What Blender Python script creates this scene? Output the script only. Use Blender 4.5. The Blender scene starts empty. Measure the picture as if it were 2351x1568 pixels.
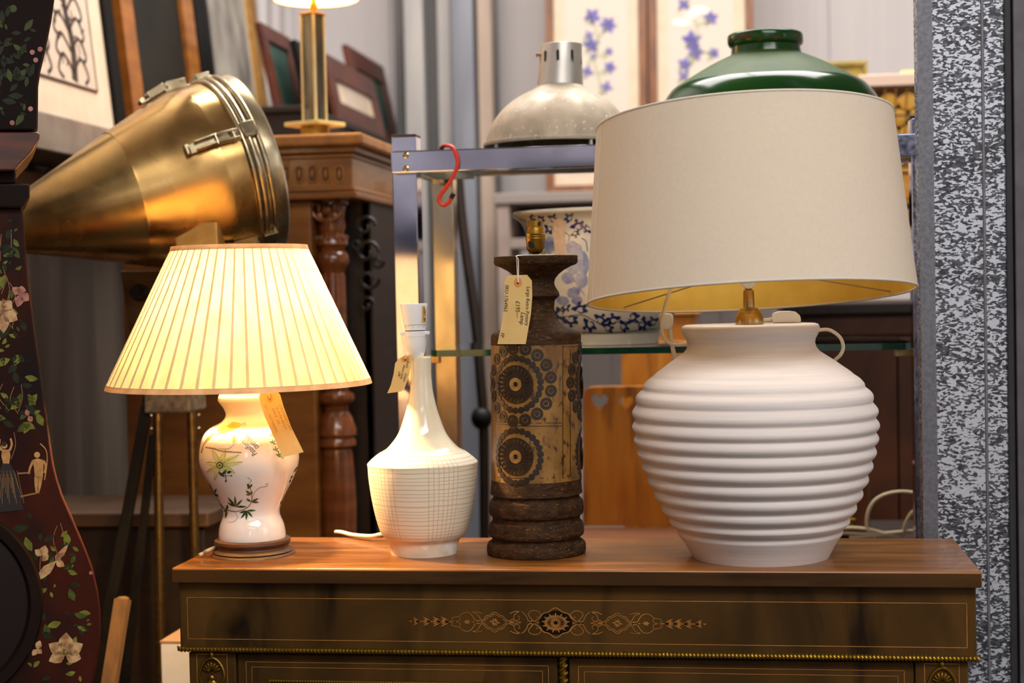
import bpy, math, random
from math import sin, cos, pi, radians, sqrt, atan2
from mathutils import Vector as V, Matrix, Euler
from mathutils.bvhtree import BVHTree

random.seed(7)
scn = bpy.context.scene
COL = scn.collection

# ------------------------------------------------------------------ camera, world, lights, exposure
F = 3600.0                       # focal length in pixels of the 2351 x 1568 frame
ZT = 0.95                        # height of the cabinet top
CAM = V((0.0, 0.0, ZT + 0.41))
CAMROT = (Matrix.Rotation(radians(8.3), 3, 'Z') @ Matrix.Rotation(radians(90 - 1.81), 3, 'X')
          @ Matrix.Rotation(radians(-1.2), 3, 'Z'))
cd = bpy.data.cameras.new('camera')
cd.sensor_width = 36.0
cd.lens = 36.0 * F / 2351.0
cd.clip_start = 0.05
cd.dof.use_dof = True
cd.dof.focus_distance = 2.36
cd.dof.aperture_fstop = 3.6
cam = bpy.data.objects.new('camera', cd)
cam.matrix_world = Matrix.Translation(CAM) @ CAMROT.to_4x4()
COL.objects.link(cam)
scn.camera = cam
scn.view_settings.view_transform = 'Standard'
scn.view_settings.look = 'None'
scn.view_settings.gamma = 1.0
scn.view_settings.use_curve_mapping = False
scn.view_settings.exposure = 0.0
scn.cycles.max_bounces = 8
scn.cycles.sample_clamp_indirect = 6.0
scn.cycles.caustics_reflective = False
scn.cycles.caustics_refractive = False

wd = bpy.data.worlds.new('world'); scn.world = wd; wd.use_nodes = True
wd.node_tree.nodes['Background'].inputs[0].default_value = (0.8, 0.85, 1.0, 1)
wd.node_tree.nodes['Background'].inputs[1].default_value = 0.1

def area(name, loc, aim, sx, sy, power, color):
    l = bpy.data.lights.new(name, 'AREA'); l.shape = 'RECTANGLE'; l.size = sx; l.size_y = sy
    l.energy = power; l.color = color
    o = bpy.data.objects.new(name, l); o.location = loc
    o.rotation_euler = (V(aim) - V(loc)).to_track_quat('-Z', 'Y').to_euler(); COL.objects.link(o)
    return o
def point(name, loc, power, color, rad=0.03):
    l = bpy.data.lights.new(name, 'POINT'); l.energy = power; l.color = color; l.shadow_soft_size = rad
    o = bpy.data.objects.new(name, l); o.location = loc; COL.objects.link(o); return o

RX0, RX1, RY0, RY1, RZ = -1.75, 3.3, -3.6, 6.05, 3.7
area('roof_light_front', (0.9, -0.35, RZ - 0.03), (0.9, -0.35, 0), 2.6, 1.3, 150, (1.0, 0.97, 0.95))
area('roof_light_rear', (-0.2, 3.9, RZ - 0.03), (-0.2, 3.9, 0), 2.8, 1.4, 165, (1.0, 0.96, 0.93))
area('front_wall_fill', (0.9, -2.7, RZ - 0.03), (0.9, -2.7, 0), 2.6, 0.8, 45, (0.9, 0.93, 1.0))  # added fill brightening the front wall for chrome reflections, no known roof light
area('window_light_front', (0.42, RY0 + 0.04, 2.1), (0.42, 0, 2.1), 0.5, 0.7, 7, (0.82, 0.88, 1.0))
area('window_light_right', (RX1 - 0.04, 0.6, 2.2), (0, 0.6, 2.2), 1.3, 1.3, 14, (0.82, 0.88, 1.0))

# ------------------------------------------------------------------ helpers
def ray(px, py):
    return (CAMROT @ V(((px - 1175.5) / F, -(py - 784.0) / F, -1.0)))
def W(px, py, Y):
    d = ray(px, py); return CAM + d * ((Y - CAM.y) / d.y)
def WX(px, py, X):
    d = ray(px, py); return CAM + d * ((X - CAM.x) / d.x)
def WZ(px, py, Z):
    d = ray(px, py); return CAM + d * ((Z - CAM.z) / d.z)
CINV = CAMROT.transposed()
def mpp(P):
    return -(CINV @ (V(P) - CAM)).z / F
def lin(c):
    return tuple(((x / 255.0) / 12.92 if x / 255.0 <= 0.04045 else ((x / 255.0 + 0.055) / 1.055) ** 2.4) for x in c) + (1.0,)

class G:
    def __init__(s): s.v = []; s.f = []
    def add(s, vs, fs):
        o = len(s.v); s.v += [V(p) for p in vs]; s.f += [tuple(i + o for i in f) for f in fs]; return s
    def box(s, x0, x1, y0, y1, z0, z1):
        return s.add([(x0,y0,z0),(x1,y0,z0),(x1,y1,z0),(x0,y1,z0),(x0,y0,z1),(x1,y0,z1),(x1,y1,z1),(x0,y1,z1)],
                     [(3,2,1,0),(4,5,6,7),(0,1,5,4),(1,2,6,5),(2,3,7,6),(3,0,4,7)])
    def obox(s, c, ax, ay, az):          # oriented box: centre and three half-axis vectors
        c = V(c); ax = V(ax); ay = V(ay); az = V(az)
        vs = [c + ax*i + ay*j + az*k for k in (-1,1) for (i,j) in ((-1,-1),(1,-1),(1,1),(-1,1))]
        return s.add(vs, [(3,2,1,0),(4,5,6,7),(0,1,5,4),(1,2,6,5),(2,3,7,6),(3,0,4,7)])
    def beam(s, a, b, w, h, up=(0,0,1)):
        a = V(a); b = V(b); d = (b - a); t = d.normalized(); x = t.cross(V(up)).normalized(); y = x.cross(t)
        return s.obox((a + b) / 2, x * w / 2, y * h / 2, d / 2)
    def lathe(s, rings, seg=48, cap0=False, cap1=False, fr=None, mod=None):
        ux, uy = (V((1,0,0)), V((0,1,0))) if fr is None else fr
        o = len(s.v); n = len(rings)
        for i, (c, r) in enumerate(rings):
            for k in range(seg):
                a = 2 * pi * k / seg; rr = r * (mod(a, i) if mod else 1)
                s.v.append(V(c) + ux * (cos(a) * rr) + uy * (sin(a) * rr))
        for i in range(n - 1):
            for k in range(seg):
                k2 = (k + 1) % seg
                s.f.append((o + i*seg + k, o + i*seg + k2, o + (i+1)*seg + k2, o + (i+1)*seg + k))
        if cap0: s.f.append(tuple(o + k for k in reversed(range(seg))))
        if cap1: s.f.append(tuple(o + (n-1)*seg + k for k in range(seg)))
        return s
    def tube(s, pts, r, seg=10, cap=True):
        pts = [V(p) for p in pts]; n = len(pts); o = len(s.v)
        t = (pts[1] - pts[0]).normalized()
        x = t.orthogonal().normalized()
        for i, p in enumerate(pts):
            t = (pts[min(i+1, n-1)] - pts[max(i-1, 0)]).normalized()
            x = (x - t * x.dot(t)).normalized(); y = t.cross(x)
            rr = r[i] if isinstance(r, (list, tuple)) else r
            for k in range(seg):
                a = 2 * pi * k / seg; s.v.append(p + x * cos(a) * rr + y * sin(a) * rr)
        for i in range(n - 1):
            for k in range(seg):
                k2 = (k + 1) % seg
                s.f.append((o + i*seg + k, o + i*seg + k2, o + (i+1)*seg + k2, o + (i+1)*seg + k))
        if cap:
            s.f.append(tuple(o + k for k in reversed(range(seg)))); s.f.append(tuple(o + (n-1)*seg + k for k in range(seg)))
        return s
    def ball(s, c, r, seg=14, rg=8, fr=None):
        r = (r, r, r) if not hasattr(r, '__len__') else r
        c = V(c); e = fr or (V((1,0,0)), V((0,1,0)), V((0,0,1)))
        rings = []
        o = len(s.v)
        for i in range(1, rg):
            b = pi * i / rg
            for k in range(seg):
                a = 2*pi*k/seg
                s.v.append(c + e[0]*(r[0]*sin(b)*cos(a)) + e[1]*(r[1]*sin(b)*sin(a)) - e[2]*(r[2]*cos(b)))
        for i in range(rg - 2):
            for k in range(seg):
                k2 = (k+1) % seg; s.f.append((o+i*seg+k, o+i*seg+k2, o+(i+1)*seg+k2, o+(i+1)*seg+k))
        s.v.append(c - e[2]*r[2]); s.v.append(c + e[2]*r[2])
        for k in range(seg):
            k2 = (k+1) % seg; s.f.append((len(s.v)-2, o+k2, o+k)); s.f.append((len(s.v)-1, o+(rg-2)*seg+k, o+(rg-2)*seg+k2))
        return s
    def prism(s, poly, ext):
        n = len(poly); ext = V(ext); p = [V(q) for q in poly]
        fs = [tuple(range(n)), tuple(reversed(range(n, 2*n)))] + [(i, i+n, (i+1) % n + n, (i+1) % n) for i in range(n)]
        return s.add(p + [q + ext for q in p], fs)

def finish(name, g, m, parent=None, smooth=40, bevel=0, o0=None):
    import bmesh
    org = V((0,0,0)) if o0 is None else V(o0)
    me = bpy.data.meshes.new(name)
    me.from_pydata([v - org for v in g.v], [], g.f)
    bm = bmesh.new(); bm.from_mesh(me); bmesh.ops.recalc_face_normals(bm, faces=bm.faces)
    bm.to_mesh(me); bm.free()
    me.materials.append(m)
    if smooth:
        me.shade_smooth(); me.set_sharp_from_angle(angle=radians(smooth))
    o = bpy.data.objects.new(name, me); COL.objects.link(o)
    if bevel:
        b = o.modifiers.new('Bevel', 'BEVEL'); b.width = bevel; b.segments = 2; b.limit_method = 'ANGLE'; b.angle_limit = radians(35)
    if parent is not None: o.parent = parent
    return o

class Thing:
    def __init__(s, name, label, cat, loc, group=None):
        s.e = bpy.data.objects.new(name, None); s.e.empty_display_size = 0.05; s.e.location = loc; COL.objects.link(s.e)
        s.loc = V(loc); s.e['label'] = label; s.e['category'] = cat
        if group: s.e['group'] = group
    def part(s, name, g, m, smooth=40, bevel=0, under=None, label=None, stuff=False):
        o = finish(name, g, m, under if under is not None else s.e, smooth, bevel, s.loc)
        if label: o['label'] = label
        if stuff: o['kind'] = 'stuff'
        return o
def solo(name, label, cat, g, m, loc, smooth=40, bevel=0, group=None):
    o = finish(name, g, m, None, smooth, bevel, loc); o.location = loc
    o['label'] = label; o['category'] = cat
    if group: o['group'] = group
    return o
def struct(name, g, m, smooth=30, parent=None, bevel=0):
    o = finish(name, g, m, parent, smooth, bevel)
    if parent is None: o['kind'] = 'structure'
    return o
def inst(name, me, mx, thing=None, parent=None):   # copy of a piece, sharing its mesh; mx is its world matrix
    o = bpy.data.objects.new(name, me); COL.objects.link(o)
    if parent is not None:
        o.parent = parent
    if thing is not None:
        mx = Matrix.Translation(-thing.loc) @ mx
    o.matrix_local = mx
    return o

def smoothpath(P, n=8, closed=False):
    P = [V(p) for p in P]
    out = []
    m = len(P)
    for i in range(m - 1):
        p0 = P[max(i-1, 0)]; p1 = P[i]; p2 = P[i+1]; p3 = P[min(i+2, m-1)]
        for k in range(n):
            t = k / n
            out.append(0.5 * ((2*p1) + (p2-p0)*t + (2*p0-5*p1+4*p2-p3)*t*t + (3*p1-p0-3*p2+p3)*t**3))
    out.append(P[-1]); return out

def lathe_px(prof, axis, Y, sub=1):
    """rings from a profile of (y, half width) in pixels; axis = (xtop, ytop, xbottom, ybottom)"""
    xt, yt, xb, yb = axis
    if sub > 1:
        pr = smoothpath([V((a, b, 0)) for a, b in prof], sub); prof = [(p.x, p.y) for p in pr]
    out = []
    for y, h in prof:
        cx = xb + (xt - xb) * (y - yb) / (yt - yb)
        c = W(cx, y, Y); out.append((c, h * mpp(c)))
    return out

# painted or printed decoration: thin flat paint that follows the surface it is on
def surf(g, off=0.0004):
    bv = BVHTree.FromPolygons([tuple(v) for v in g.v], g.f)
    def f(x, y):
        d = ray(x, y).normalized(); h = bv.ray_cast(CAM, d)
        if h[0] is None: return None
        n = h[1] if h[1].dot(d) < 0 else -h[1]
        return h[0] + n * off
    return f
def plane(O, U, Vv, s=1.0, off=0.0):
    O = V(O); N = V(U).cross(V(Vv))
    return lambda x, y: O + V(U) * (x * s) + V(Vv) * (-y * s) + N * off
def blob(g, pts, mp):
    n = len(pts); cx = sum(p[0] for p in pts)/n; cy = sum(p[1] for p in pts)/n
    mid = [((p[0]+cx)/2, (p[1]+cy)/2) for p in pts]
    vs = [mp(cx, cy)] + [mp(*p) for p in mid] + [mp(*p) for p in pts]
    if any(v is None for v in vs): return
    fs = []
    for i in range(n):
        j = (i+1) % n
        fs += [(0, 1+i, 1+j), (1+i, 1+n+i, 1+n+j, 1+j)]
    g.add(vs, fs)
def stroke(g, pts, w, mp, n=6, w1=None):
    P = smoothpath([V((p[0], p[1], 0)) for p in pts], n) if len(pts) > 2 and n > 1 else [V((p[0], p[1], 0)) for p in pts]
    m = len(P); L = []
    for i, p in enumerate(P):
        t = (P[min(i+1, m-1)] - P[max(i-1, 0)])
        if t.length < 1e-6: t = V((1,0,0))
        t.normalize(); nn = V((-t.y, t.x, 0))
        ww = w if w1 is None else w + (w1 - w) * i / max(m-1, 1)
        L.append((mp(p.x + nn.x*ww/2, p.y + nn.y*ww/2), mp(p.x - nn.x*ww/2, p.y - nn.y*ww/2)))
    for a, b in zip(L, L[1:]):
        if None in a or None in b: continue
        g.add([a[0], a[1], b[1], b[0]], [(0,1,2,3)])
def leaf(g, x0, y0, x1, y1, wd, mp, bend=0.0):
    dx, dy = x1-x0, y1-y0; L = sqrt(dx*dx+dy*dy) or 1; nx, ny = -dy/L, dx/L
    pts = []
    prof = [(0,0.05),(0.2,0.6),(0.42,1),(0.7,0.75),(0.9,0.3),(1,0.02)]
    for t, k in prof: pts.append((x0+dx*t+nx*(wd/2*k+bend*4*t*(1-t)), y0+dy*t+ny*(wd/2*k+bend*4*t*(1-t))))
    for t, k in reversed(prof): pts.append((x0+dx*t-nx*(wd/2*k-bend*4*t*(1-t)), y0+dy*t-ny*(wd/2*k-bend*4*t*(1-t))))
    blob(g, pts, mp)
def disc(g, x, y, r, mp, n=14, ry=None):
    blob(g, [(x + r*cos(2*pi*k/n), y + (ry or r)*sin(2*pi*k/n)) for k in range(n)], mp)

def text_px(g, body, x, y, ang, size, mp, shear=0.0, sx=1.0):
    """lettering laid on a surface; ang: reading direction in degrees, 0 = to the right, 90 = down"""
    cu = bpy.data.curves.new('lettering', 'FONT'); cu.body = body; cu.size = 1.0; cu.shear = shear; cu.resolution_u = 2
    ob = bpy.data.objects.new('lettering', cu); COL.objects.link(ob)
    dg = bpy.context.evaluated_depsgraph_get(); ev = ob.evaluated_get(dg); me = ev.to_mesh()
    a = radians(ang); dx, dy = cos(a), sin(a); ux, uy = dy, -dx
    vs = [mp(x + v.co.x*size*sx*dx + v.co.y*size*ux, y + v.co.x*size*sx*dy + v.co.y*size*uy) for v in me.vertices]
    fs = [tuple(p.vertices) for p in me.polygons]
    ok = [f for f in fs if all(vs[i] is not None for i in f)]
    g.add([v if v is not None else V((0,0,0)) for v in vs], ok)
    ev.to_mesh_clear(); bpy.data.objects.remove(ob); bpy.data.curves.remove(cu)

# ------------------------------------------------------------------ materials
MATS = {}
def M(name, c1, c2=None, scale=20, st=(1,1,1), lo=0.35, hi=0.65, rough=0.5, metal=0.0, bump=0.0, bscale=None, bst=None, detail=5,
      distort=0.0, rvar=0.0, coat=0.0, spec=0.5, emit=None, estr=0, transl=0.0, c3=None, s3=8, lo3=0.55, hi3=0.7, st3=None, vor=False):
    m = bpy.data.materials.new(name); m.use_nodes = True; nt = m.node_tree; N = nt.nodes; L = nt.links
    p = N['Principled BSDF']; out = N['Material Output']
    p.inputs['Roughness'].default_value = rough; p.inputs['Metallic'].default_value = metal
    p.inputs['Coat Weight'].default_value = coat; p.inputs['Specular IOR Level'].default_value = spec
    p.inputs['Base Color'].default_value = lin(c1)
    tc = N.new('ShaderNodeTexCoord')
    def noise(sc, stv, dt=detail):
        mp = N.new('ShaderNodeMapping'); mp.inputs['Scale'].default_value = stv; L.new(tc.outputs['Object'], mp.inputs['Vector'])
        if vor:
            t = N.new('ShaderNodeTexVoronoi'); t.inputs['Scale'].default_value = sc; L.new(mp.outputs[0], t.inputs['Vector'])
            return t.outputs['Color']
        t = N.new('ShaderNodeTexNoise'); t.inputs['Scale'].default_value = sc; t.inputs['Detail'].default_value = dt
        t.inputs['Distortion'].default_value = distort; L.new(mp.outputs[0], t.inputs['Vector'])
        return t.outputs['Fac']
    col = None
    if c2 is not None:
        f = noise(scale, st); r = N.new('ShaderNodeValToRGB'); e = r.color_ramp.elements
        e[0].position = lo; e[0].color = lin(c1); e[1].position = hi; e[1].color = lin(c2); L.new(f, r.inputs[0]); col = r.outputs[0]
        if rvar:
            mr = N.new('ShaderNodeMapRange'); L.new(f, mr.inputs[0]); mr.inputs[1].default_value = lo; mr.inputs[2].default_value = hi
            mr.inputs[3].default_value = rough; mr.inputs[4].default_value = rough + rvar; L.new(mr.outputs[0], p.inputs['Roughness'])
        if c3 is not None:
            f3 = noise(s3, st3 or st); r3 = N.new('ShaderNodeMapRange'); L.new(f3, r3.inputs[0])
            r3.inputs[1].default_value = lo3; r3.inputs[2].default_value = hi3
            mx = N.new('ShaderNodeMix'); mx.data_type = 'RGBA'; L.new(r3.outputs[0], mx.inputs[0]); L.new(col, mx.inputs[6]); mx.inputs[7].default_value = lin(c3); col = mx.outputs[2]
        L.new(col, p.inputs['Base Color'])
    if bump:
        f = noise(bscale or scale, bst or st); b = N.new('ShaderNodeBump'); b.inputs['Strength'].default_value = bump; b.inputs['Distance'].default_value = 0.002
        L.new(f, b.inputs['Height']); L.new(b.outputs[0], p.inputs['Normal'])
    if emit:
        p.inputs['Emission Color'].default_value = lin(emit); p.inputs['Emission Strength'].default_value = estr
    if transl:
        t = N.new('ShaderNodeBsdfTranslucent'); mx = N.new('ShaderNodeMixShader'); mx.inputs[0].default_value = transl
        if col is not None: L.new(col, t.inputs[0])
        else: t.inputs[0].default_value = lin(c1)
        L.new(p.outputs[0], mx.inputs[1]); L.new(t.outputs[0], mx.inputs[2]); L.new(mx.outputs[0], out.inputs[0])
    MATS[name] = m; return m

def glass(name, c, rough=0.0, ior=1.5):
    m = bpy.data.materials.new(name); m.use_nodes = True; p = m.node_tree.nodes['Principled BSDF']
    p.inputs['Base Color'].default_value = lin(c); p.inputs['Roughness'].default_value = rough
    p.inputs['Transmission Weight'].default_value = 1.0; p.inputs['IOR'].default_value = ior; return m
# wood
walnut = M('walnut veneer', (56,38,14), (94,64,25), 7, (1.0,1.0,0.35), 0.3, 0.72, rough=0.5, spec=0.12, distort=1.2, c3=(24,14,6), s3=5, lo3=0.56, hi3=0.74, st3=(2.2,2.2,0.5))
walnut_top = M('polished walnut top', (116,72,26), (152,96,40), 5, (1.0,7.0,7.0), 0.35, 0.65, rough=0.3, coat=0.15, distort=0.6, rvar=0.14, c3=(106,60,21), s3=2, st3=(0.6,6,6))
walnut_edge = M('walnut edge', (60,38,15), (80,52,22), 5, (0.8,6,6), 0.3, 0.7, rough=0.5, spec=0.15, c3=(42,26,11), s3=4)
inlay = M('boxwood inlay', (176,116,46), (144,92,34), 40, rough=0.5)
inlay_dark = M('dark inlay', (22,13,7), rough=0.6, spec=0.1)
gilt = M('gilt metal', (176,140,50), (120,90,34), 60, rough=0.28, metal=1.0, rvar=0.2)
dark_ply = M('dark interior', (28,20,14), rough=0.8)
# lamps
shade_fab = M('pleated ivory fabric', (244,220,166), (236,208,146), 60, (1,1,0.1), rough=0.9, transl=0.085, spec=0.1)
shade_trim = M('ivory binding tape', (232,205,158), (214,180,132), 40, rough=0.9, transl=0.25, spec=0.1)
porcelain = M('white porcelain', (240,232,222), rough=0.08, coat=0.5)
wood_base = M('turned dark wood', (78,48,26), (52,30,16), 14, (1,1,8), rough=0.5, bump=0.1)
plaster_plain = M('cream glazed plaster', (236,222,190), (228,212,180), 25, rough=0.16, coat=0.4)
white_plastic = M('white plastic', (238,234,230), rough=0.3)
black_plastic = M('black plastic', (16,15,15), rough=0.3)
cord_white = M('white flex', (235,226,208), rough=0.5)
cord_cream = M('cream flex', (206,186,150), rough=0.5)
brass = M('aged brass', (190,148,62), (140,104,40), 50, rough=0.3, metal=1.0, rvar=0.15)
brushed_brass = M('satin brass', (190,158,104), (170,138,88), 30, (1,1,30), rough=0.3, metal=1.0)
pot_brown = M('dark brown stoneware', (68,45,25), (40,27,15), 60, (1,1,3), 0.35, 0.65, rough=0.7, spec=0.15, bump=0.35, bscale=300, c3=(116,78,36), s3=160, lo3=0.58, hi3=0.7)
pot_gold = M('ochre glaze', (150,108,48), (108,74,30), 26, (1,1,0.6), 0.35, 0.62, rough=0.36, bump=0.3, bscale=300, c3=(66,42,20), s3=110, lo3=0.56, hi3=0.68)
pot_gold2 = M('ochre glaze light', (176,132,66), (130,92,42), 120, rough=0.36)
pot_dark = M('dark stamped glaze', (50,33,20), (36,24,15), 90, rough=0.42)
jar_mat = M('matt white stoneware', (226,216,209), (216,206,200), 10, (1,1,40), 0.3, 0.7, rough=0.75, spec=0.25, bump=0.12, bscale=12, bst=(1,1,70))
linen = M('cream linen', (231,221,204), (228,217,199), 160, (1,1,1), rough=0.95, spec=0.1, transl=0.2)
gold_lining = M('gold lining', (252,216,104), (244,204,88), 30, rough=0.5, transl=0.35, metal=0.0)
paper = M('buff card', (228,192,124), (220,182,112), 30, rough=0.85)
eyelet_m = M('orange eyelet', (216,140,66), rough=0.7)
string_m = M('white string', (232,222,206), rough=0.9)
ink = M('dark ink', (58,44,34), rough=0.8)
ink_pale = M('faint ink', (168,136,62), rough=0.8)
# metals, glass
chrome = M('chrome', (206,208,230), (186,188,214), 8, rough=0.05, metal=1.0, rvar=0.07)
chrome2 = M('old chrome', (206,196,176), (170,160,140), 12, (1,1,0.4), rough=0.1, metal=1.0, rvar=0.15)
screw_m = M('screw steel', (190,170,120), rough=0.25, metal=1.0)
shelf_glass = glass('green shelf glass', (190,224,210))
glass_edge = M('polished glass edge', (9,66,46), (6,50,36), 20, rough=0.08, coat=0.4)
cop = M('worn copper bronze', (220,182,116), (184,142,82), 5, (1,1,1), 0.4, 0.68, rough=0.17, metal=1.0, rvar=0.2, distort=0.6, c3=(92,64,36), s3=7, lo3=0.5, hi3=0.85)
cop_ring = M('steel clamp ring', (196,182,150), (140,124,96), 20, rough=0.2, metal=1.0, rvar=0.15)
iron = M('black iron', (13,12,11), (22,19,16), 30, rough=0.5, spec=0.25)
alu = M('dusty aluminium', (190,174,150), (170,154,132), 30, rough=0.45, metal=0.2, spec=0.35, rvar=0.2, c3=(222,214,202), s3=120, lo3=0.62, hi3=0.7)
alu_neck = M('polished aluminium', (200,194,184), rough=0.38, metal=0.8)
enamel = M('green enamel', (24,66,20), (17,52,16), 6, rough=0.16, spec=0.35)
enamel_dust = M('dusty green enamel', (66,84,36), (46,70,28), 14, rough=0.6, spec=0.25)
rust = M('rust', (96,46,26), (60,30,18), 90, rough=0.9)
cer = M('glazed cream china', (232,222,198), rough=0.12, coat=0.4)
cobalt = M('cobalt blue', (28,36,92), (46,58,122), 70, rough=0.15, coat=0.4)
cobalt_pale = M('pale cobalt wash', (120,132,176), (176,178,190), 60, rough=0.15, coat=0.4)
red_rubber = M('red coating', (206,50,22), rough=0.35)

# galvanised steel: spangle
def galv_mat():
    m = bpy.data.materials.new('galvanised steel'); m.use_nodes = True; nt = m.node_tree; N = nt.nodes; L = nt.links; p = N['Principled BSDF']
    tc = N.new('ShaderNodeTexCoord'); mp = N.new('ShaderNodeMapping'); mp.inputs['Scale'].default_value = (0.7, 0.7, 1.35); L.new(tc.outputs['Object'], mp.inputs[0])
    nz = N.new('ShaderNodeTexNoise'); nz.inputs['Scale'].default_value = 90; L.new(mp.outputs[0], nz.inputs[0])
    mxv = N.new('ShaderNodeVectorMath'); mxv.operation = 'SCALE'; mxv.inputs['Scale'].default_value = 0.012; L.new(nz.outputs['Color'], mxv.inputs[0])
    ad = N.new('ShaderNodeVectorMath'); ad.operation = 'ADD'; L.new(mp.outputs[0], ad.inputs[0]); L.new(mxv.outputs[0], ad.inputs[1])
    vo = N.new('ShaderNodeTexVoronoi'); vo.inputs['Scale'].default_value = 260; L.new(ad.outputs[0], vo.inputs[0])
    sp = N.new('ShaderNodeSeparateColor'); L.new(vo.outputs['Color'], sp.inputs[0])
    big = N.new('ShaderNodeTexNoise'); big.inputs['Scale'].default_value = 9; L.new(mp.outputs[0], big.inputs[0])
    sm = N.new('ShaderNodeMath'); sm.operation = 'MULTIPLY_ADD'; L.new(big.outputs[0], sm.inputs[0]); sm.inputs[1].default_value = 0.8; L.new(sp.outputs[0], sm.inputs[2])
    r = N.new('ShaderNodeValToRGB'); e = r.color_ramp.elements; e[0].position = 0.55; e[0].color = lin((60,60,64)); e[1].position = 1.35; e[1].color = lin((200,204,212)); e2_ = r.color_ramp.elements.new(0.98); e2_.color = lin((106,107,112))
    L.new(sm.outputs[0], r.inputs[0]); L.new(r.outputs[0], p.inputs['Base Color'])
    p.inputs['Metallic'].default_value = 0.55; p.inputs['Roughness'].default_value = 0.42
    mr = N.new('ShaderNodeMapRange'); L.new(sp.outputs[1], mr.inputs[0]); mr.inputs[3].default_value = 0.3; mr.inputs[4].default_value = 0.6; L.new(mr.outputs[0], p.inputs['Roughness'])
    return m
galv = galv_mat()
# incised plaster: grid of scored lines, dense horizontals and bands of verticals
def scored_mat(zref, cx, cy):
    m = bpy.data.materials.new('scored cream plaster'); m.use_nodes = True; nt = m.node_tree; N = nt.nodes; L = nt.links; p = N['Principled BSDF']
    p.inputs['Roughness'].default_value = 0.55
    tc = N.new('ShaderNodeTexCoord'); s = N.new('ShaderNodeSeparateXYZ'); L.new(tc.outputs['Object'], s.inputs[0])
    def math_(op, a, b=None, c=None):
        n = N.new('ShaderNodeMath'); n.operation = op
        for i, q in enumerate((a, b, c)):
            if q is None: continue
            if isinstance(q, (int, float)): n.inputs[i].default_value = q
            else: L.new(q, n.inputs[i])
        return n.outputs[0]
    ang = math_('ARCTAN2', s.outputs['Y'], s.outputs['X'])
    nz = N.new('ShaderNodeTexNoise'); nz.inputs['Scale'].default_value = 22; nz.inputs['Detail'].default_value = 1; L.new(tc.outputs['Object'], nz.inputs[0])
    nz2 = N.new('ShaderNodeTexNoise'); nz2.inputs['Scale'].default_value = 1; nz2.inputs['Detail'].default_value = 0
    mpz = N.new('ShaderNodeMapping'); mpz.inputs['Scale'].default_value = (0,0,45); L.new(tc.outputs['Object'], mpz.inputs[0]); L.new(mpz.outputs[0], nz2.inputs[0])
    zz = math_('MULTIPLY_ADD', nz.outputs[0], 0.0028, s.outputs['Z'])
    zz = math_('MULTIPLY_ADD', nz2.outputs[0], 0.012, zz)
    h = math_('FRACT', math_('DIVIDE', zz, 0.0062))
    hl = math_('GREATER_THAN', h, 0.80)
    an = math_('MULTIPLY_ADD', nz.outputs[0], 0.02, ang)
    v = math_('GREATER_THAN', math_('FRACT', math_('DIVIDE', an, 0.095)), 0.82)
    band = math_('GREATER_THAN', math_('SINE', math_('MULTIPLY', an, 5.0)), -0.15)
    vl = math_('MULTIPLY', v, band)
    g = math_('MAXIMUM', hl, vl)
    mx = N.new('ShaderNodeMix'); mx.data_type = 'RGBA'; L.new(g, mx.inputs[0]); mx.inputs[6].default_value = lin((234,220,194)); mx.inputs[7].default_value = lin((208,186,152))
    L.new(mx.outputs[2], p.inputs['Base Color'])
    b = N.new('ShaderNodeBump'); b.invert = True; b.inputs['Strength'].default_value = 0.6; b.inputs['Distance'].default_value = 0.002; L.new(g, b.inputs['Height']); L.new(b.outputs[0], p.inputs['Normal'])
    return m

# ------------------------------------------------------------------ room
wall_m = M('white wall cladding', (214,206,202), (206,198,196), 8, (9,9,0.05), rough=0.6, bump=0.1, bscale=30, bst=(8,8,0.02))
wall_grey = M('grey sheeting', (150,140,132), (128,120,114), 3, (4,4,0.3), rough=0.5, metal=0.2)
floor_m = M('concrete', (66,60,54), (50,46,42), 6, rough=0.8)
ceil_m = M('ceiling board', (150,145,140), rough=0.9)
frame_alu = M('window frame paint', (180,180,182), rough=0.5)
struct('floor', G().box(RX0, RX1, RY0, RY1, -0.06, 0.0), floor_m)
def wall_with_panels(name, x0, x1, y, z0, z1, step, m):
    w = struct(name, G().box(x0, x1, y, y + 0.1, z0, z1), m)
    n = int((x1 - x0) / step); me = None
    for i in range(n + 1):
        a = x0 + i * step; b = min(a + step, x1) - 0.006
        if b - a < 0.03: continue
        if me is None:
            p = finish('cladding_panel', G().box(0, step - 0.006, -0.012, 0, z0, z1), m, w, 0, 0.002); me = p.data; p.location = (a, y, 0)
        else:
            p = inst('cladding_panel', me, Matrix.Translation((a, y, 0)), None, w)
            if b - a < step - 0.007: p.scale = ((b - a) / (step - 0.006), 1, 1)
    return w
wall_with_panels('wall_back', RX0, RX1, RY1, 0, RZ, 0.42, wall_m)
struct('wall_right', G().box(RX1, RX1 + 0.1, RY0, RY1, 0, RZ), wall_m)
struct('wall_front', G().box(RX0, RX1, RY0 - 0.1, RY0, 0, RZ), wall_m)
struct('ceiling', G().box(RX0, RX1, RY0, RY1, RZ, RZ + 0.1), ceil_m)
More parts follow.
